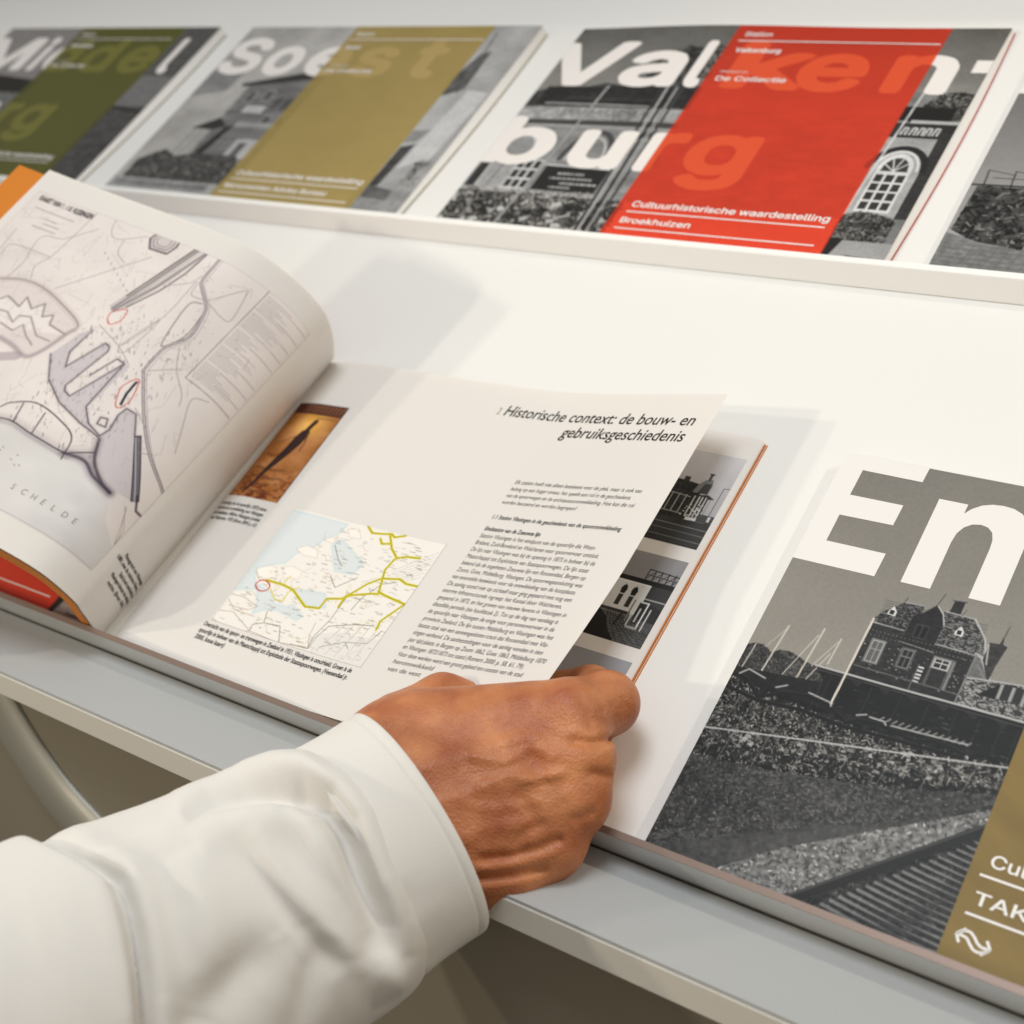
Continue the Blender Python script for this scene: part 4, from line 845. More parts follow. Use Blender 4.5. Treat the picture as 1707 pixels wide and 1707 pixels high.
lettering('poster_caption', [T('De aanleg van de spoorlijn (1872) stimu-', 2.6, 41.4, 112.6, 2.9, .022), T('leerde de ontwikkeling van Vlissingen', 3, 41.2, 116.2, 2.9, .022), T('als badplaats. Affiche Vlissingen (onbek.', 2.6, 42.2, 119.8, 2.9, .022), T('naar Rapmann, 1925 (Bron: 2009, p. 67)', 3, 42, 123.4, 2.9, .022)], right, rp_, M['ink'])

def picture(name, pr_, fn, x0, y0, parent, m=None, lift=.05, flipx=False):
    ink = pr_.done(); ny, nx = ink.shape[:2]; X_, Y_ = np.meshgrid(np.arange(nx) * pr_.res, np.arange(ny) * pr_.res)
    X_ = (x0 - X_) if flipx else (x0 + X_)
    return grid(name, fn(X_, y0 + Y_, lift), parent, M['pprint'], ink)
PC = (234, 230, 226)
# railway map of the province
p = Print(105.4, 76.4, .24, (231, 227, 221)); o = lambda L, ox=58.4, oy=105.6: [(a - ox, b - oy) for a, b in L]
rg = np.random.default_rng(12)
for L in MAPZ['sea']: p.poly(o(L), (206, 216, 220), .75)
for L in MAPZ['sea']: p.line(o(L + L[:1]), 1.2, (190, 208, 216), .6, 1.2)
for L in MAPZ['land']: p.poly(o(L), (236, 231, 224)); p.line(o(L + L[:1]), .3, (180, 160, 150), .6)
for L in MAPZ['brown']: p.line(o(L), .35, (150, 118, 96), .65)
for _ in range(300):                          # place names and minor roads
    x, y = rg.uniform(2, 103), rg.uniform(3, 74)
    if x + y * .5 < 30 or (x < 36 and y < 28): continue
    w = rg.uniform(1.5, 4.5); c = rg.choice([95, 120, 150]); p.line([(x, y), (x + w, y + rg.uniform(-.15, .15))], .34, (c + 10, c, c - 8), rg.uniform(.4, .8))
for _ in range(95):
    x, y = rg.uniform(14, 103), rg.uniform(10, 75); q = [(x, y)]
    if x + y * .5 < 34: continue
    for i in range(4): q.append((q[-1][0] + rg.uniform(-3, 3), q[-1][1] + rg.uniform(-2, 2.4)))
    p.line(q, .26, rg.choice([(176, 150, 136), (150, 140, 130), (196, 180, 130)]), .55)
for i in range(7): p.line([(84 + i * 2.1, 22 + i * .6), (104, 6 + i * 2.6)], .22, 130, .6)
for i in range(5): p.line([(74 + 6 * i, 75), (80 + 5 * i, 56 - i)], .22, 110, .7)
for L in MAPZ['dark']: p.line(o(L), .36, (84, 78, 74), .85)
p.poly([(70, 76), (66, 66), (80, 62), (105, 60), (105, 76)], (206, 203, 204), .35)
for L in MAPZ['thinyel']: p.line(o(L), .75, (206, 196, 92), .9)
for L in MAPZ['yel']: p.line(o(L), 1.45, (206, 194, 40)); p.line(o(L), .4, (128, 122, 24), .8)
for L in MAPZ['red']: p.line(o(L), .7, (186, 44, 44))
b_ = [(0, 0), (105.4, 0), (105.4, 76.4), (0, 76.4), (0, 0)]; p.line(b_, .28, (120, 116, 112), .8)
picture('railway_map', p, right, 58.4, 105.6, rp_)
# generic sepia seaside poster : dark head band, lone dark upright figure, water
p = Print(41, 71.6, .3, (196, 130, 74)); nz = p.noise(14, 8, 5, 3); nf = p.noise(3, 1.4, 6, 3); yy = np.linspace(0, 71.6, p.H)[:, None]; xx = np.linspace(0, 41, p.Wd)[None]
g = np.exp(-((xx - 22) / 12) ** 2 - ((yy - 16) / 10) ** 2)
base = np.array((174, 114, 70)) + (nz[..., None] - .5) * 60 + g[..., None] * np.array((58, 62, 16)) - (np.clip((yy - 44) / 30, 0, 1) * (nf > .52))[..., None] * np.array((74, 62, 40))
p.a[:] = base
p.rect(0, 0, 41, 8.4, (84, 50, 40)); 
for x in np.arange(10, 39, 3.1): p.line([(x, 6.6), (x + .5, 1.8), (x + 1.6, 2.2)], .7, (170, 118, 84), .75)
for x in np.arange(24, 39, 1.4): p.line([(x, 10.6), (x + .9, 10.6)], .7, (110, 70, 48), .7)
for y, w in ((40, 12), (50, 22), (56, 26), (61, 20), (66, 24)): p.line([(6, y), (6 + w * .5, y + 1.6), (6 + w, y + .4)], 1.6, (104, 66, 46), .6, 1.2)
p.line([(24.8, 13.6), (23.2, 19.6)], 3.6, (58, 38, 36)); p.poly([(23.6, 19), (26.8, 22), (26, 31), (23.4, 38), (20.2, 46), (16.4, 54), (14.4, 62), (10.6, 70), (9.6, 69), (12, 60), (13.6, 50), (15.4, 42), (17.4, 34), (18, 26), (20, 21)], (54, 36, 36), .96)
p.line([(25.6, 22), (28.4, 30), (28.6, 35)], 1.2, (104, 72, 56), .9); p.line([(19.4, 25), (11, 30), (6, 31)], .9, (120, 80, 58), .8)
p.line([(40.7, 0), (40.7, 71)], .6, (70, 44, 36), .8)
picture('seaside_poster', p, right, 3.2, 34.2, rp_)

# ---- photographs on the page underneath
def strip_photo(seed, kind):
    w, h = (60.5, 56) if kind == 0 else ((60.5, 49.3) if kind == 1 else (60.5, 70))
    p = Print(w, h, .25, (164, 160, 162)); rg = np.random.default_rng(seed); n = p.noise(9, 6, seed, 3); f = p.noise(1.2, .9, seed + 1, 2)
    yy = np.linspace(0, h, p.H)[:, None]
    p.a[:] = np.repeat((196 - .8 * yy + 10 * (n - .5))[..., None], 3, 2) * np.array([1, .985, 1.0]); ox = 60.5 - 25.5     # the left part lies under the turned page
    if kind == 0:
        p.fill([(0, 18), (ox + 3, 19), (ox + 11, 20), (ox + 13, 26), (ox + 13, 42), (0, 42)], 46 + 40 * (f - .4))
        p.poly([(ox + 8.5, 25), (ox + 9.5, 20), (ox + 12, 16.6), (ox + 15.4, 15.8), (ox + 16.6, 20), (ox + 16.4, 25)], 118); p.poly([(ox + 11, 25), (ox + 12.4, 19), (ox + 16, 18.4), (ox + 16, 25)], 70)
        p.rect(ox + 12.8, 12.8, ox + 14.2, 17, 84); p.rect(ox + 12.4, 12.4, ox + 14.8, 13.4, 66); p.rect(ox + 1, 16.6, ox + 4, 20, 60)
        for i in range(5): p.rect(ox - 8 + i * 3.6, 27, ox - 7.4 + i * 3.6, 38, 150)
        p.line([(ox - 8, 27), (ox + 9, 28)], .5, 150); p.line([(ox - 8, 38), (ox + 9, 38.4)], .6, 140)
        p.poly([(ox + 12, 26), (ox + 17, 25), (ox + 21, 27), (ox + 18, 27.6), (ox + 18, 39), (ox + 12, 40)], 62)
        for x in (11, 13.4, 15, 16.8): p.line([(ox + x, 27), (ox + x, 39)], .7, 196)
        for _ in range(46): x, y = rg.uniform(ox + 8, ox + 17), rg.uniform(31, 41); p.rect(x, y, x + rg.uniform(.4, 1.4), y + .6, rg.choice([230, 210, 60, 40]), .9)
        p.rect(ox + 12, 39.5, ox + 18, 42, 205); p.rect(ox + 17.5, 36.5, ox + 26, 41, 74); p.rect(ox + 22.6, 37, ox + 24, 40, 190)
        p.line([(ox + 22.6, 19.6), (ox + 22.4, 38)], .4, 84); p.line([(ox + 22.6, 19.6), (ox + 25.5, 19.2)], .4, 84); p.line([(ox + 19.4, 27), (ox + 19.2, 38)], .3, 110)
        p.fill([(0, 42), (61, 41), (61, 57), (0, 57)], 62 + 22 * (n - .5)); 
        for y, a in ((45, 150), (48.4, 120), (52.4, 130)): p.line([(0, y - .6), (61, y + .4)], .45, a, .7)
    elif kind == 1:
        p.a[:] *= .72
        p.rect(0, 14.4, 61, 17, 40); p.line([(0, 14.2), (ox + 17, 14.2)], .4, 150)
        p.poly([(0, 17.6), (ox + 15, 17.6), (ox + 15, 34), (0, 33)], 206); p.line([(0, 17.4), (ox + 15.6, 17.4)], .7, 226)
        for x in (-6, 2, 7.4): p.rect(ox + x, 20, ox + x + 2.4, 31, 58); p.poly([(ox + x - .4, 21.6), (ox + x + 1.2, 19), (ox + x + 2.8, 21.6), (ox + x + 2.4, 24), (ox + x, 24)], 36); p.rect(ox + x, 24.4, ox + x + 2.4, 25, 190)
        p.rect(0, 33, ox + 12, 34.6, 64)
        p.rect(ox + 15, 17, 61, 31, 64); p.rect(ox + 15, 24, 61, 24.8, 150); p.poly([(ox + 14, 26), (61, 28), (61, 38), (ox + 14, 38)], 52)
        for x in np.arange(10, 25, 3.4): p.line([(ox + x, 8.6), (ox + x, 14.4)], .45, 34); p.line([(ox + x, 14), (ox + x + 3.4, 9.4)], .35, 44)
        p.line([(ox + 10, 8.6), (61, 9.4)], .5, 34); p.line([(ox + 10, 11.6), (61, 12)], .35, 44)
        p.fill([(0, 34.4), (61, 36), (61, 50), (0, 50)], 78 + 30 * (f - .5))
        for t in np.linspace(0, 1, 9): p.line([(ox + 1 + 8 * t, 33), (ox + 3 + 16 * t, 40), (ox + 9 + 40 * t, 50)], .28, 34, .85)
        for t in np.linspace(0, 1, 12): p.line([(ox + 2 + 4 * t, 35 + 15 * t), (ox + 16 + 14 * t, 34.6 + 15 * t)], .22, 130, .5)
        p.fill([(0, 34), (ox - 4, 34), (ox + 2, 38), (ox + 6, 44), (ox + 12, 50), (0, 50)], 44 + 20 * (n - .5))
        for x0, y0, x1, y1, g in ((12.6, 26, 13.4, 40, 200), (13.4, 26, 18.6, 26.9, 190), (18, 26, 18.8, 40.6, 210), (14.8, 29, 17, 38, 40), (15.4, 29.6, 16.4, 37.4, 180), (20.4, 29, 21.1, 41, 190), (11, 26, 11.8, 38, 120)): p.rect(ox + x0, y0, ox + x1, y1, g)
        p.line([(ox + 8.4, 35), (ox + 7.4, 41)], .9, 36); p.rect(ox + 13, 39.6, ox + 19, 41, 150)
    else:
        p.a[:] = np.repeat((150 + 10 * (n - .5) + 0 * yy)[..., None], 3, 2) * np.array([.98, .985, 1.02])
    return p
for seed, kind, v in ((51, 0, 13.8), (52, 1, 77.4), (53, 2, 134)):
    picture('photograph', strip_photo(seed, kind), lower, 281.3 - 60.5, v, blk, lift=.06)

# ---- old harbour plan on the arched left page (x = 253 - s)
p = Print(201, 178.4, .34, (222, 214, 214)); q_ = lambda L: [(246.5 - a, b - 15) for a, b in L]
def smooth(L, n=6):
    P = np.array(L, float); cl = np.hypot(*(P[0] - P[-1])) < .6
    if len(P) < 3: return L
    Q = np.vstack([P[-2], P, P[1]]) if cl else np.vstack([2 * P[0] - P[1], P, 2 * P[-1] - P[-2]]); out = []
    for i in range(1, len(Q) - 2):
        for t in np.linspace(0, 1, n, endpoint=False):
            a, b, c, d = Q[i - 1:i + 3]; out.append(tuple(.5 * (2 * b + (c - a) * t + (2 * a - 5 * b + 4 * c - d) * t * t + (3 * b - a - 3 * c + d) * t ** 3)))
    return out + [tuple(P[-1])]
for k in ('ring', 'canal', 'thin', 'wall', 'shore', 'red', 'loop'): MAPL[k] = [smooth(L) for L in MAPL[k]]
MAPL['ring'][0] = MAPL['ring'][0]
nz = p.noise(26, 20, 61, 3); p.a[:] = np.array((219, 211, 208)) + (nz[..., None] - .5) * 16
LIL = (193, 186, 190); DK = (84, 76, 82)
sea = [(252, 143), (205, 145), (147.8, 150), (123.9, 151), (101, 153), (88, 152), (66.4, 158), (58, 170), (46, 178), (46, 194), (252, 194)]
p.fill(q_(sea), 188 + 30 * p.noise(34, 16, 63, 3), .7)
def hatch(L, w, c, al): p.line(L, w * .8, c, al * .7, w * .45)
for L in MAPL['wall'][:1] + MAPL['shore']: hatch(q_(L), 7, (140, 130, 140), .35)
for k in ('harb', 'basin'):
    for L in MAPL[k]: p.poly(q_(L), LIL, .9)
for L in MAPL['ring']: p.poly(q_(L), (214, 204, 202)); hatch(q_(L), 4.5, (170, 156, 156), .5)
for L in MAPL['zig'][:1]: p.poly(q_(L + [(219, 110), (219, 90)]), (224, 217, 215)); hatch(q_(L), 2.2, (160, 148, 150), .4); p.line(q_(L), .55, (92, 80, 82), .85)
for L in MAPL['zig'][1:]: p.line(q_(L), 1.6, (186, 172, 170), .6, .8); p.line(q_(L), .45, (112, 98, 98), .8)
for L in MAPL['ring']: p.line(q_(L[:27]), .6, (112, 98, 98), .75); p.line(q_(L[27:]), 2.4, (150, 138, 144), .55, .8)
p.line(q_([(214, 112), (196, 118), (186, 122), (170, 114)]), 6, (158, 146, 152), .6, 1)
for i in range(40):                           # town blocks
    a, b = 205 + rg.uniform(-11, 11), 118 + rg.uniform(-6, 9); c = rg.uniform(.6, 2.2); p.poly(q_([(a, b), (a - c, b + .6), (a - c, b + c), (a, b + c)]), (64, 58, 66), .75)
for L in MAPL['rail']: p.line(q_(L), 1.1, (96, 88, 92), .85)
p.line(q_(MAPL['rail'][0]), 3.2, (156, 148, 152), .5, .8)
for k in (-2.2, -1.1, 1.0, 2.0): p.line([(a + k, b + k * .4) for a, b in q_(MAPL['rail'][1])], .4, (104, 96, 100), .7)
for L in MAPL['canal']:
    p.line(q_(L), 1.5, (74, 68, 74)); p.line(q_(L), .7, (206, 198, 200))
    p.line([(a + 2.2, b) for a, b in q_(L)], .35, (130, 120, 124), .7)
for L in MAPL['loop']: p.line(q_(L), .8, (128, 118, 122), .8)
for k, s in (((1.0), 1.4), ((.74), .7), ((.5), .5)):
    L = np.array(q_(MAPL['fort'][0])); c = L.mean(0); p.line(c + (L - c) * k, s, (84, 76, 80), .85)
p.poly(q_([(150, 14), (141, 18), (144, 24), (154, 25), (158, 19)]), (168, 158, 162), .35)
for L in MAPL['dock']: p.line(q_(L), .75, (66, 58, 64), .9); hatch(q_(L), 3.0, (140, 130, 138), .3)
for L in MAPL['wall']: p.line(q_(L), .8, (70, 64, 70), .9)
for L in MAPL['shore']: p.line(q_(L), 1.6, (60, 54, 62), .8, .8); hatch(q_(L), 5, (90, 82, 92), .4)
for L in MAPL['pier']: p.poly(q_(L), (108, 102, 112)); p.line(q_(L + L[:1]), .6, (60, 56, 64))
p.line(q_([(76.6, 126), (54, 153)]), .5, (190, 184, 192)); p.line(q_([(55, 150), (50, 156), (46, 156)]), 1.4, (70, 64, 72), .8)
for L in MAPL['thin']: p.line(q_(L), .5, (150, 140, 138), .8)
for _ in range(70):
    a, b = rg.uniform(60, 245), rg.uniform(18, 140); t = rg.uniform(-.5, .5) + rg.choice([0, 1.57]); c = rg.uniform(5, 18)
    p.line(q_([(a, b), (a + c * math.cos(t), b + c * math.sin(t)), (a + c * math.cos(t) + rg.uniform(-5, 5), b + c * math.sin(t) + rg.uniform(-5, 5))]), .35, (176, 166, 164), .6)
for L in MAPL['leg']: p.line(q_(L), .4, (110, 104, 106))
for _ in range(300):                          # parcels, ditches, buildings
    a, b = rg.uniform(60, 246), rg.uniform(17, 150); c = rg.uniform(2, 9); t = rg.choice([.35, 1.92, .5, 2.1]) + rg.normal(0, .1)
    p.line(q_([(a, b), (a + c * math.cos(t), b + c * math.sin(t))]), .28, (168, 158, 156), rg.uniform(.35, .8))
for _ in range(120):
    a, b = rg.uniform(86, 150), rg.uniform(62, 150); c = rg.uniform(.8, 3); t = 1.05 + rg.normal(0, .15)
    p.line(q_([(a, b), (a - c * math.cos(t), b + c * math.sin(t))]), rg.uniform(.25, .8), (96, 88, 92), rg.uniform(.25, .7))
for _ in range(46):
    a, b = 207 + rg.uniform(-14, 16), 120 + rg.uniform(-10, 14); p.line(q_([(a, b), (a - rg.uniform(-3, 4), b + rg.uniform(1, 4))]), .6, (70, 62, 70), .7)
for i in range(3): p.line([(x + .5 + i * .7, y + .8 + i * .8) for x, y in q_(MAPL['wall'][0])], .3, (110, 102, 110), .5)
for L in MAPL['red']: p.line(q_(L), .6, (196, 84, 74))
for L in MAPL['blob']: p.line(q_(L), 1.5, (40, 36, 42))
for _ in range(150):
    a, b = rg.uniform(84, 140), rg.uniform(60, 140); c = rg.uniform(.6, 2); p.line(q_([(a, b), (a - .3 * c, b + c)]), .4, (110, 100, 104), .5)
for _ in range(60):
    a, b = rg.uniform(60, 200), rg.uniform(20, 100); p.rect(246.5 - a, b - 15, 247.3 - a, b - 14.4, (130, 120, 116), .5)
for i in range(44):                           # key
    v = 18 + i * 1.45; x0 = 246.5 - 78; ln = rg.uniform(6, 24)
    if i % 9 == 8: continue
    p.line([(x0, v - 15), (x0 + ln, v - 15)], .5, (168, 162, 164), .75)
    if i % 5 == 1: p.line([(x0 + ln + 1, v - 15), (x0 + 31, v - 15)], .5, (150, 143, 146), .8)
for i in range(9): p.line(q_([(176 - 4.4 * i, 37 + 2.4 * i), (175 - 4.4 * i, 38 + 2.4 * i)]), .7, (150, 142, 140), .8)
for y, a, b in ((26, 239, 210), (31, 228, 218), (34, 226, 214), (37.5, 231, 214)): p.line(q_([(a, y), (b, y)]), .7, (150, 142, 142), .75)
for i in range(26):
    a = 205 - rg.uniform(0, 90); b = 163 + rg.uniform(0, 9); p.line(q_([(a, b), (a - 1.6, b + .4)]), .45, (120, 112, 120), .7)
p.line([(.2, .2), (200.8, .2), (200.8, 178), (.2, 178), (.2, .2)], .35, (170, 160, 160), .8)
for k in range(3): p.line(q_([(56 - k * .6, 158), (47, 168 + k * 3), (46, 176)]), .3, (120, 112, 116), .6)
hp = picture('harbour_plan', p, left, 246.5, 15, lpg, lift=.08, flipx=True)
lf = lambda x, v, lift=0: left(253 - x, v, lift)
lettering('plan_title', [T('KAART VAN 1 : 1 0. VLISSINGEN', 11, 51.4, 20.6, 4.6, .03)], lf, hp, M['ink'], .18)
def spaced(t, x0, x1, y, s): return [T(ch, x0 + (x1 - x0) * i / (len(t) - 1) - s * .3, None, y, s) for i, ch in enumerate(t) if ch != ' ']
lettering('river_name', spaced('WESTER SCHELDE', 98, 184, 181, 4.2), lf, hp, M['greyink'], .18)
lettering('plan_caption', [T('Plattegrond van Vlissingen', 217, 250, 175.6, 3.0, .02), T('1881, met de stations Haven,', 213, 250.6, 179.4, 3.0, .02), T('Stad (rood omcirkeld) en', 225, 252, 183.4, 3.0, .02), T('Vlissingen binnen de vesting', 219, 252, 187.2, 3.0, .02), T('rechts. (Bron: NA)', 222, 250, 191.2, 3.0, .02)], lf, lpg, M['ink'], .12)

# ------------------------------------------------------------------ the reading person : right hand, forearm and shirt sleeve
def cmm(px, py, d): return np.array([(px - CX) / F * d, (py - CX) / F * d, d])       # millimetres in the camera's axes: right, down, away
def to_board(Q):
    Q = np.asarray(Q, float)
    return (Q * np.array([1, -1, -1])) @ M3.T + CAMP

def surface_nets(f, lo, hi, res):
    n = np.ceil((hi - lo) / res).astype(int) + 1
    ax_ = [lo[i] + np.arange(n[i]) * res for i in range(3)]
    G_ = np.stack(np.meshgrid(*ax_, indexing='ij'), -1).astype(np.float32)
    D = f(G_.reshape(-1, 3)).reshape(n)
    ins = D < 0; c = n - 1
    acc = np.zeros((*c, 3), np.float32); cnt = np.zeros(c, np.float32)
    cor = [(i, j, k) for i in (0, 1) for j in (0, 1) for k in (0, 1)]
    sl = lambda o: tuple(slice(o[a], o[a] + c[a]) for a in range(3))
    for a in cor:
        for ax3 in range(3):
            if a[ax3]: continue
            b = list(a); b[ax3] = 1; da, db = D[sl(a)], D[sl(b)]; cr = (da < 0) != (db < 0)
            t = np.where(cr, da / np.where(cr, da - db, 1), 0)
            p = np.zeros((*c, 3), np.float32); p[...] = a; p[..., ax3] += t
            acc += p * cr[..., None]; cnt += cr
    act = cnt > 0; idx = -np.ones(c, np.int64); idx[act] = np.arange(act.sum())
    base = np.stack(np.meshgrid(*[np.arange(k) for k in c], indexing='ij'), -1)
    V = (base[act] + acc[act] / cnt[act][:, None]) * res + lo
    Q = []
    for ax3 in range(3):
        o1, o2 = [a for a in range(3) if a != ax3]
        s0 = [slice(1, n[a] - 1) for a in range(3)]; s0[ax3] = slice(0, n[ax3] - 1)
        s1 = list(s0); s1[ax3] = slice(1, n[ax3])
        cr = ins[tuple(s0)] != ins[tuple(s1)]; I = np.stack(np.nonzero(cr), -1)
        off = np.ones(3, int); off[ax3] = 0; I = I + off
        e1 = np.zeros(3, int); e1[o1] = 1; e2 = np.zeros(3, int); e2[o2] = 1
        g = lambda J: idx[J[:, 0], J[:, 1], J[:, 2]]
        q = np.stack([g(I - e1 - e2), g(I - e2), g(I), g(I - e1)], -1)
        fl = ins[tuple(s0)][cr] ^ (ax3 == 1); q[~fl] = q[~fl][:, ::-1]
        Q.append(q)
    return V, np.concatenate(Q)

def seg(p, a, b, ra, rb):
    ba = b - a; h = np.clip(((p - a) @ ba) / (ba @ ba), 0, 1)
    return np.linalg.norm(p - a - h[:, None] * ba, axis=1) - (ra + (rb - ra) * h)
def smin(a, b, k):
    h = np.clip(.5 + .5 * (b - a) / k, 0, 1); return b + (a - b) * h - k * h * (1 - h)
C_ = cmm
ARM = np.array([-.80, .43, -.41]); ARM /= np.linalg.norm(ARM)
# joints: photograph x, y and distance from the camera in mm, radius in mm
WU, WM, WL, WV = C_(655, 1262, 540), C_(690, 1322, 524), C_(722, 1392, 516), C_(745, 1446, 514)
KI, KM, KR, KL = C_(948, 1196, 531), C_(962, 1264, 522), C_(957, 1332, 517), C_(922, 1398, 516)
chains = [  # bones of palm
    (WU, KI, 22, 15.5), (WM, KM, 21, 14.5), (WL, KR, 20, 13.5), (WV, KL, 17, 12.5),
    (C_(700, 1230, 542), C_(880, 1215, 540), 19, 16), (C_(760, 1430, 524), C_(890, 1390, 524), 17, 14),
    (WM + ARM * 70, WM, 23, 22), (WL + ARM * 70, WL, 22, 20), (WU + ARM * 60, WU, 20, 19)]
fingers = [
    [(KI, 15), (C_(1012, 1172, 545), 12.6), (C_(985, 1150, 574), 10), (C_(930, 1150, 588), 8.5)],
    [(KM, 14), (C_(968, 1250, 553), 12), (C_(925, 1236, 572), 10), (C_(880, 1230, 578), 9)],
    [(KR, 13.4), (C_(966, 1312, 548), 11.6), (C_(920, 1300, 562), 10), (C_(880, 1290, 566), 9)],
    [(KL, 12.4), (C_(932, 1398, 541), 10.4), (C_(890, 1388, 552), 9), (C_(850, 1376, 556), 8)]]
thumb = [(C_(672, 1212, 560), 15), (C_(738, 1172, 570), 12.2), (C_(815, 1186, 574), 10.6), (C_(890, 1196, 576), 9.4)]
heel = [(C_(755, 1456, 516), 13.5), (C_(850, 1446, 514), 12), (C_(918, 1418, 516), 11.5)]
low = [(C_(758, 1486, 520), 11.5), (C_(840, 1474, 519), 10.5), (C_(905, 1442, 522), 10.5), (C_(935, 1408, 530), 10)]
def hand_sdf(p):
    d = None
    for a, b, ra, rb in chains:
        e = seg(p, a, b, ra, rb); d = e if d is None else smin(d, e, 9)
    for ch, k in ((thumb, 9), (heel, 4.5), (low, 2.5)):
        e = None
        for (a, ra), (b, rb) in zip(ch[:-1], ch[1:]):
            t = seg(p, a, b, ra, rb); e = t if e is None else smin(e, t, 4)
        d = smin(d, e, k)
    for i, ch in enumerate(fingers):
        e = None
        for (a, ra), (b, rb) in zip(ch[:-1], ch[1:]):
            t = seg(p, a, b, ra, rb); e = t if e is None else smin(e, t, 4)
        d = smin(d, e, 4.0 if i else 3.2)
    # extensor tendons, knuckles, veins standing out on the back of the hand
    for (a, b, r) in ((WU, KI, .5), (WM, KM, .62), (WL, KR, .6), (WV, KL, .45)):
        ba = b - a; h = np.clip(((p - a) @ ba) / (ba @ ba), .25, .95); q = p - a - h[:, None] * ba
        side = np.hypot(q[:, 0] - 0, q[:, 1]) ; lat = np.abs(q[:, :2] @ np.array([.42, .91]))
        d = d - r * 1.7 * np.exp(-(lat / 2.6) ** 2) * (q[:, 2] < 0) * np.sin(h * 3.14)
    for (c, r, amt) in ((KI + (1, 0, -12), 9, 1.3), (KM + (1, 0, -11), 9, 1.6), (KR + (1, 0, -10), 8, 1.6), (KL + (0, 0, -9), 8, 1.3), (C_(1012, 1172, 534), 8, .8)):
        d = d - amt * np.exp(-np.sum((p - c) ** 2, 1) / r ** 2)
    px = p[:, 0] / p[:, 2] * F + CX; py = p[:, 1] / p[:, 2] * F + CX; front = p[:, 2] < 540
    def stroke(pts, w):
        D = None; P = np.array(pts, float)
        for a, b in zip(P[:-1], P[1:]):
            ba = b - a; t = np.clip(((px - a[0]) * ba[0] + (py - a[1]) * ba[1]) / (ba @ ba), 0, 1)
            e = np.hypot(px - a[0] - t * ba[0], py - a[1] - t * ba[1]); D = e if D is None else np.minimum(D, e)
        return np.exp(-(D / w) ** 2)
    for pts, w, amt in (([(790, 1262), (840, 1270), (890, 1245), (925, 1260)], 8, 1.1), ([(800, 1310), (850, 1290), (880, 1300), (935, 1290)], 8, 1.2), ([(770, 1340), (830, 1350), (900, 1335)], 9, .55), ([(840, 1235), (880, 1225), (925, 1238)], 8, .4),
                        ([(905, 1345), (945, 1325)], 8, .6)):
        d = d - amt * stroke(pts, w) * front
    for pts, w, amt in (([(968, 1160), (978, 1185), (986, 1215)], 5, .9), ([(955, 1236), (990, 1240), (1012, 1234)], 8, 2.4), ([(985, 1290), (1012, 1292)], 8, 1.6), ([(805, 1432), (850, 1428), (900, 1414), (932, 1400)], 9, 2.6), ([(796, 1464), (850, 1460), (905, 1448)], 8, 2.6), ([(858, 1405), (880, 1385), (905, 1375)], 8, .9), ([(800, 1395), (830, 1385)], 10, .7), ([(1030, 1150), (1042, 1180)], 7, .6), ([(1000, 1150), (1008, 1185)], 5, .5), ([(960, 1365), (985, 1355)], 8, 1.2),
                        ([(880, 1255), (905, 1300)], 13, 1.4), ([(868, 1330), (890, 1368)], 13, 1.3), ([(905, 1222), (928, 1236)], 9, .6), ([(760, 1175), (800, 1160)], 12, .8)):
        d = d + amt * stroke(pts, w) * front
    return d
allp = np.array([c[0] for c in chains] + [c[1] for c in chains] + [q[0] for ch in fingers + [thumb, heel, low] for q in ch])
V, Q = surface_nets(hand_sdf, allp.min(0) - 30, allp.max(0) + 22, 1.1)
for _ in range(1):                            # one light relaxation
    nb = np.zeros_like(V); ct = np.zeros(len(V))
    for a in range(4):
        np.add.at(nb, Q[:, a], V[Q[:, (a + 1) % 4]]); np.add.at(ct, Q[:, a], 1)
        np.add.at(nb, Q[:, a], V[Q[:, (a + 3) % 4]]); np.add.at(ct, Q[:, a], 1)
    V = V * .6 + .4 * nb / ct[:, None]
def skin():
    m = mat('skin', (.47, .165, .06), .45, .4, sss=.08)
    nt = m.node_tree; b = nt.nodes['Principled BSDF']; tc = nt.nodes.new('ShaderNodeTexCoord')
    n1 = nt.nodes.new('ShaderNodeTexNoise'); n1.inputs['Scale'].default_value = 55; n1.inputs['Detail'].default_value = 6
    cr = nt.nodes.new('ShaderNodeValToRGB'); cr.color_ramp.elements[0].position = .3; cr.color_ramp.elements[1].position = .72
    cr.color_ramp.elements[0].color = (.35, .10, .038, 1); cr.color_ramp.elements[1].color = (.60, .24, .095, 1)
    vo = nt.nodes.new('ShaderNodeTexVoronoi'); vo.inputs['Scale'].default_value = 900
    n2 = nt.nodes.new('ShaderNodeTexNoise'); n2.inputs['Scale'].default_value = 260; n2.inputs['Detail'].default_value = 5
    ad = nt.nodes.new('ShaderNodeMath'); ad.operation = 'MULTIPLY_ADD'; ad.inputs[1].default_value = .5
    bp = nt.nodes.new('ShaderNodeBump'); bp.inputs['Strength'].default_value = .6; bp.inputs['Distance'].default_value = .0007
    L = nt.links.new
    for q in (n1, vo, n2): L(tc.outputs['Object'], q.inputs['Vector'])
    L(n1.outputs['Fac'], cr.inputs['Fac']); L(cr.outputs['Color'], b.inputs['Base Color'])
    L(vo.outputs['Distance'], ad.inputs[0]); L(n2.outputs['Fac'], ad.inputs[2]); L(ad.outputs[0], bp.inputs['Height']); L(bp.outputs['Normal'], b.inputs['Normal'])
    return m
at = to_board(WM + ARM * 30)
person = bpy.data.objects.new('person', meshdata(W(to_board(V)) - W(at), [Q], True)); scn.collection.objects.link(person)
person.location = W(at); person.data.materials.append(skin())
person['label'] = 'person in a white shirt reaching in, hand holding the page corner'; person['category'] = 'person'

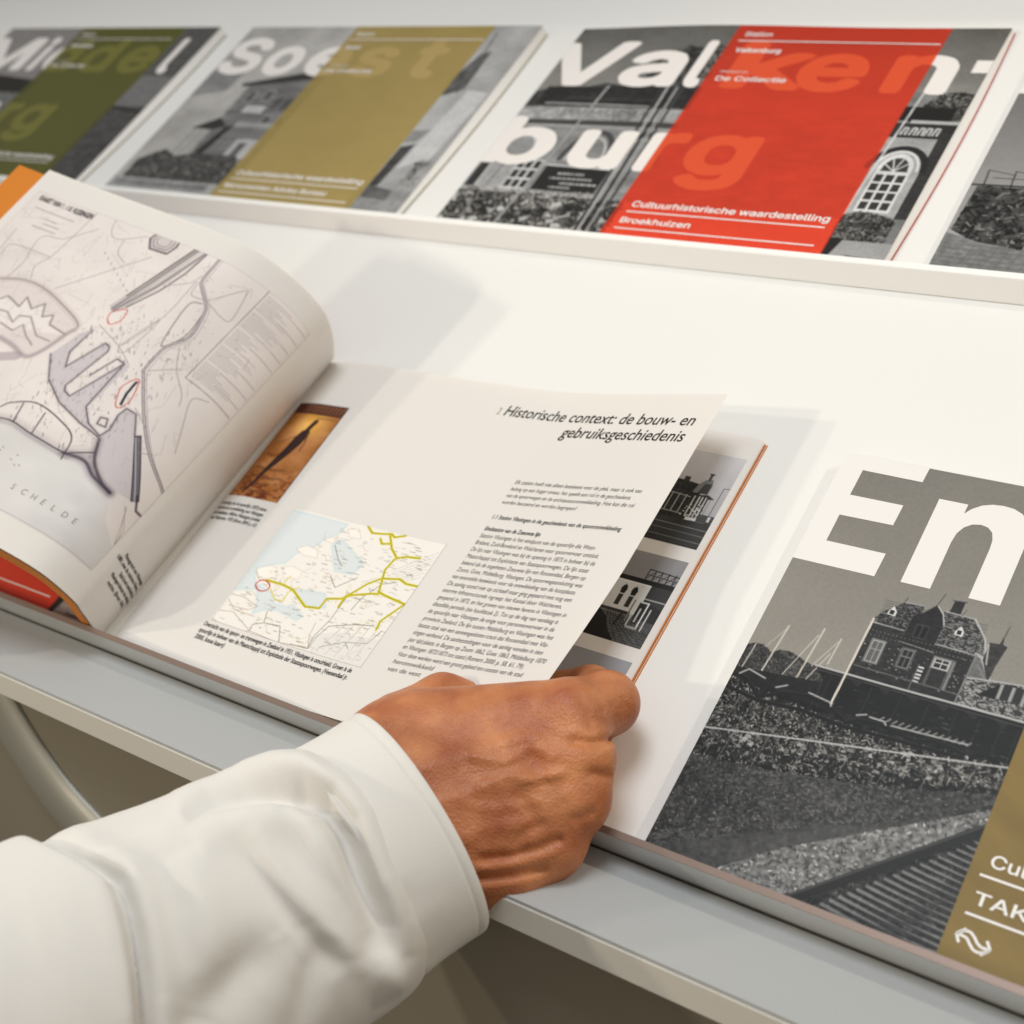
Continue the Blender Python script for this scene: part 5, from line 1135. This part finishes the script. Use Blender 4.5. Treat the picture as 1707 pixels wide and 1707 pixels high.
# sleeve : a tube along the forearm, folds carved where the photograph shows them
CEN0 = C_(697, 1374, 521)
MJ = np.array([-.46, -.888, 0]); MJ = MJ - ARM * (MJ @ ARM); MJ /= np.linalg.norm(MJ)     # towards the thumb side
MN = np.cross(MJ, ARM); MN = MN if MN[2] < 0 else -MN                                      # towards the camera
def smooth_noise(u, v, seed, n=64):
    g = np.random.default_rng(seed).random((n, n)); iu, iv = np.floor(u).astype(int), np.floor(v).astype(int); fu, fv = u - iu, v - iv
    fu = fu * fu * (3 - 2 * fu); fv = fv * fv * (3 - 2 * fv); G0 = lambda a, b: g[a % n, b % n]
    return (G0(iu, iv) * (1 - fu) + G0(iu + 1, iv) * fu) * (1 - fv) + (G0(iu, iv + 1) * (1 - fu) + G0(iu + 1, iv + 1) * fu) * fv - .5
def sdist(px, py, pts):
    """distance to a polyline and which side (+ = right of travel)"""
    P = np.array(pts, float); D = np.full(px.shape, 1e9); Sg = np.zeros(px.shape)
    for a, b in zip(P[:-1], P[1:]):
        ba = b - a; t = np.clip(((px - a[0]) * ba[0] + (py - a[1]) * ba[1]) / (ba @ ba), 0, 1)
        ex, ey = px - a[0] - t * ba[0], py - a[1] - t * ba[1]; e = np.hypot(ex, ey); s = np.sign(ba[0] * ey - ba[1] * ex)
        m = e < D; D = np.where(m, e, D); Sg = np.where(m, s, Sg)
    return D * Sg
def tube(ss, rad, nth=220, inner=0.0, folds=None):
    th = np.linspace(0, 2 * math.pi, nth, endpoint=False); SS, TH = np.meshgrid(ss, th, indexing='ij')
    ra, rb = rad(ss, 0), rad(ss, 1)
    cen = CEN0 + ss[:, None] * ARM + (np.interp(ss, [0, 42, 80, 110, 170, 320], [0, 0, 3, 6, 8, 14]))[:, None] * MJ
    dirv = np.cos(TH)[..., None] * MN + np.sin(TH)[..., None] * MJ
    P = cen[:, None] + (np.cos(TH) * rb[:, None])[..., None] * MN + (np.sin(TH) * ra[:, None])[..., None] * MJ
    if folds is not None:
        px = P[..., 0] / P[..., 2] * F + CX; py = P[..., 1] / P[..., 2] * F + CX
        vis = np.clip(np.cos(TH) * 1.5 + .9, 0, 1)
        P = P + (folds(px, py, SS, TH) * 1.0 * np.where(True, 1, vis))[..., None] * dirv
    return P, SS, TH
def fold(px, py, pts, w, a):
    """a soft ridge (a > 0) or furrow along a stroke, dying out towards both ends; w may differ on the two sides"""
    P = np.array(pts, float); L = np.r_[0, np.cumsum(np.hypot(*np.diff(P, axis=0).T))]; L /= L[-1]
    D = np.full(px.shape, 1e9); T_ = np.zeros(px.shape); Sg = np.zeros(px.shape)
    for i, (p0, p1) in enumerate(zip(P[:-1], P[1:])):
        ba = p1 - p0; t = ((px - p0[0]) * ba[0] + (py - p0[1]) * ba[1]) / (ba @ ba); tc = np.clip(t, 0, 1)
        e = np.hypot(px - p0[0] - tc * ba[0], py - p0[1] - tc * ba[1]); m = e < D
        D = np.where(m, e, D); T_ = np.where(m, L[i] + tc * (L[i + 1] - L[i]), T_); Sg = np.where(m, np.sign(ba[0] * (py - p0[1]) - ba[1] * (px - p0[0])), Sg)
    wl, wr = (w, w) if np.isscalar(w) else w
    ww = np.where(Sg > 0, wr, wl)
    return a * np.exp(-(D / ww) ** 2) * np.clip(np.sin(math.pi * np.clip(T_, 0, 1)), 0, 1) ** .6
def off(pts, d):
    P = np.array(pts, float); T_ = np.gradient(P, axis=0); T_ /= np.linalg.norm(T_, axis=1)[:, None]
    return P + np.stack([-T_[:, 1], T_[:, 0]], 1) * d
def sleeve_folds(px, py, s, th):
    d = 1.2 * smooth_noise(s / 26 + 5, np.cos(th) * 1.7 + 7 + np.sin(th) * 2.1, 3) + 2.2 * smooth_noise(s / 60 + 2, np.cos(th) * 1.1 + np.sin(th) * 1.3 + 9, 4)
    front = np.clip(np.cos(th) * 2 + .6, 0, 1)
    d = d + front * (.7 * smooth_noise(s / 10 + th * 1.5, th * 2.0 + 9, 33) + .3 * smooth_noise(s / 4 + th * 2, th * 5 + 9, 34))
    # gathered roll beside the cuff, then the deep crease behind it
    cr = [(300, 1352), (350, 1327), (400, 1313), (450, 1308), (500, 1314), (545, 1338), (575, 1378), (592, 1425), (606, 1465), (622, 1505), (636, 1545), (640, 1590)]
    d = d + front * (fold(px, py, cr, (15, 24), -11) + fold(px, py, off(cr, -34), 24, 6.0) + fold(px, py, off(cr, 52), 32, 3.0))
    # drags running down from the crease
    for pts, w, a in (([(470, 1345), (510, 1420), (570, 1500), (640, 1600)], (16, 30), -2.6), ([(360, 1360), (420, 1440), (480, 1520), (570, 1620)], (20, 36), -3.2), ([(420, 1380), (480, 1470), (540, 1550), (610, 1620)], 20, 2.2),
                      ([(300, 1345), (235, 1375), (150, 1405), (90, 1412)], (16, 26), -2.6), ([(480, 1560), (400, 1620), (340, 1680), (310, 1760)], 44, -4.2), ([(300, 1420), (340, 1500), (350, 1600), (330, 1700)], 40, 2.8), ([(560, 1560), (520, 1620), (500, 1690), (470, 1760)], 26, -2.4)):
        d = d + front * fold(px, py, pts, w, a)
    # cloth pouching over the foot of the cuff
    d = d + 5.0 * np.exp(-((px - 650) / 34) ** 2 - ((py - 1618) / 34) ** 2)
    # deep elbow fold: the cloth beyond it rides over
    ef = [(30, 1392), (60, 1404), (110, 1424), (155, 1446), (190, 1470), (206, 1510), (218, 1560), (228, 1620), (236, 1720), (240, 1860)]
    q = sdist(px, py, ef)
    d = d + front * (7.0 / (1 + np.exp(-(q - 2) / 6))) + front * (fold(px, py, ef, (16, 7), -8.5) + fold(px, py, off(ef, -40), 26, 3.0))
    return d
shirt = mat('white_shirt', (.73, .705, .665), .85, .15, sheen=.15)
def weave(m):
    nt = m.node_tree; b = nt.nodes['Principled BSDF']; tc = nt.nodes.new('ShaderNodeTexCoord'); bp = nt.nodes.new('ShaderNodeBump'); bp.inputs['Strength'].default_value = .4; bp.inputs['Distance'].default_value = .0003
    n = nt.nodes.new('ShaderNodeTexNoise'); n.inputs['Scale'].default_value = 2000; n.inputs['Detail'].default_value = 2
    nt.links.new(tc.outputs['Object'], n.inputs['Vector']); nt.links.new(n.outputs['Fac'], bp.inputs['Height']); nt.links.new(bp.outputs['Normal'], b.inputs['Normal'])
weave(shirt)
def tubemesh(P, close=True):
    ns, nt_ = P.shape[:2]; i = np.arange(ns * nt_).reshape(ns, nt_); j = np.roll(i, -1, 1)
    return np.stack([i[:-1], i[1:], j[1:], j[:-1]], -1).reshape(-1, 4)
def child_tube(name, P, parent):
    Pw = W(to_board(P)) - W(at)
    return link(name, meshdata(Pw.reshape(-1, 3), [tubemesh(P)], True), parent, shirt)
SEAM = 31
r_sl = lambda s, k: np.interp(s, [SEAM - 12, SEAM, SEAM + 10, 75, 110, 170, 300], [[45, 49.6, 51, 55, 59, 63, 74], [39, 42.6, 44, 44.5, 46, 48, 53]][k])
P, _, _ = tube(np.r_[np.linspace(SEAM - 12, 320, 230)], r_sl, folds=sleeve_folds)
sleeve = child_tube('shirt_sleeve', P, person)
# cuff: double cloth with a rolled rim, a stitched seam line and its inner face
prof = [(SEAM + 1.2, 38), (SEAM + 1.0, 45), (SEAM + .8, 49.2), (SEAM + .2, 48.7), (SEAM - .8, 49.4), (SEAM - 1.8, 49.6), (SEAM - 2.3, 49.2), (SEAM - 2.8, 49.6)] + [(s, 49.8 - .5 * math.sin((SEAM - s) / SEAM * 3.1)) for s in np.linspace(SEAM - 3.4, 5.4, 16)] + [(4.7, 49.5), (4.2, 49.05), (3.7, 49.5), (.25, 49.7), (0, 49.5), (.1, 49.1), (1.0, 48.9), (10, 48.2), (17, 44), (21, 36)]
ss = np.array([a for a, _ in prof]); rr = np.array([b for _, b in prof])
def cuff_folds(px, py, s, th): return (1.1 * smooth_noise(s / 14 + 3, np.sin(th) * 4 + 8, 18) + .7 * smooth_noise(s / 8 + 3, np.sin(th) * 9 + 8, 19)) * np.clip((s - 6) / 24, 0, 1) * np.clip((py - 1380) / 120, 0, 1) * np.clip(np.cos(th) * 2, 0, 1) + 1.0 * smooth_noise(s / 40 + 3, np.cos(th) * 1.4 + np.sin(th) * 1.4 + 8, 8) * 2 - 3.0 * np.exp(-((np.mod(th - 4.35 + 3.14, 6.283) - 3.14) / .25) ** 2) * 0 
P, _, _ = tube(ss, lambda s, k: rr * (.985, .86)[k], folds=cuff_folds)
child_tube('cuff', P, sleeve)
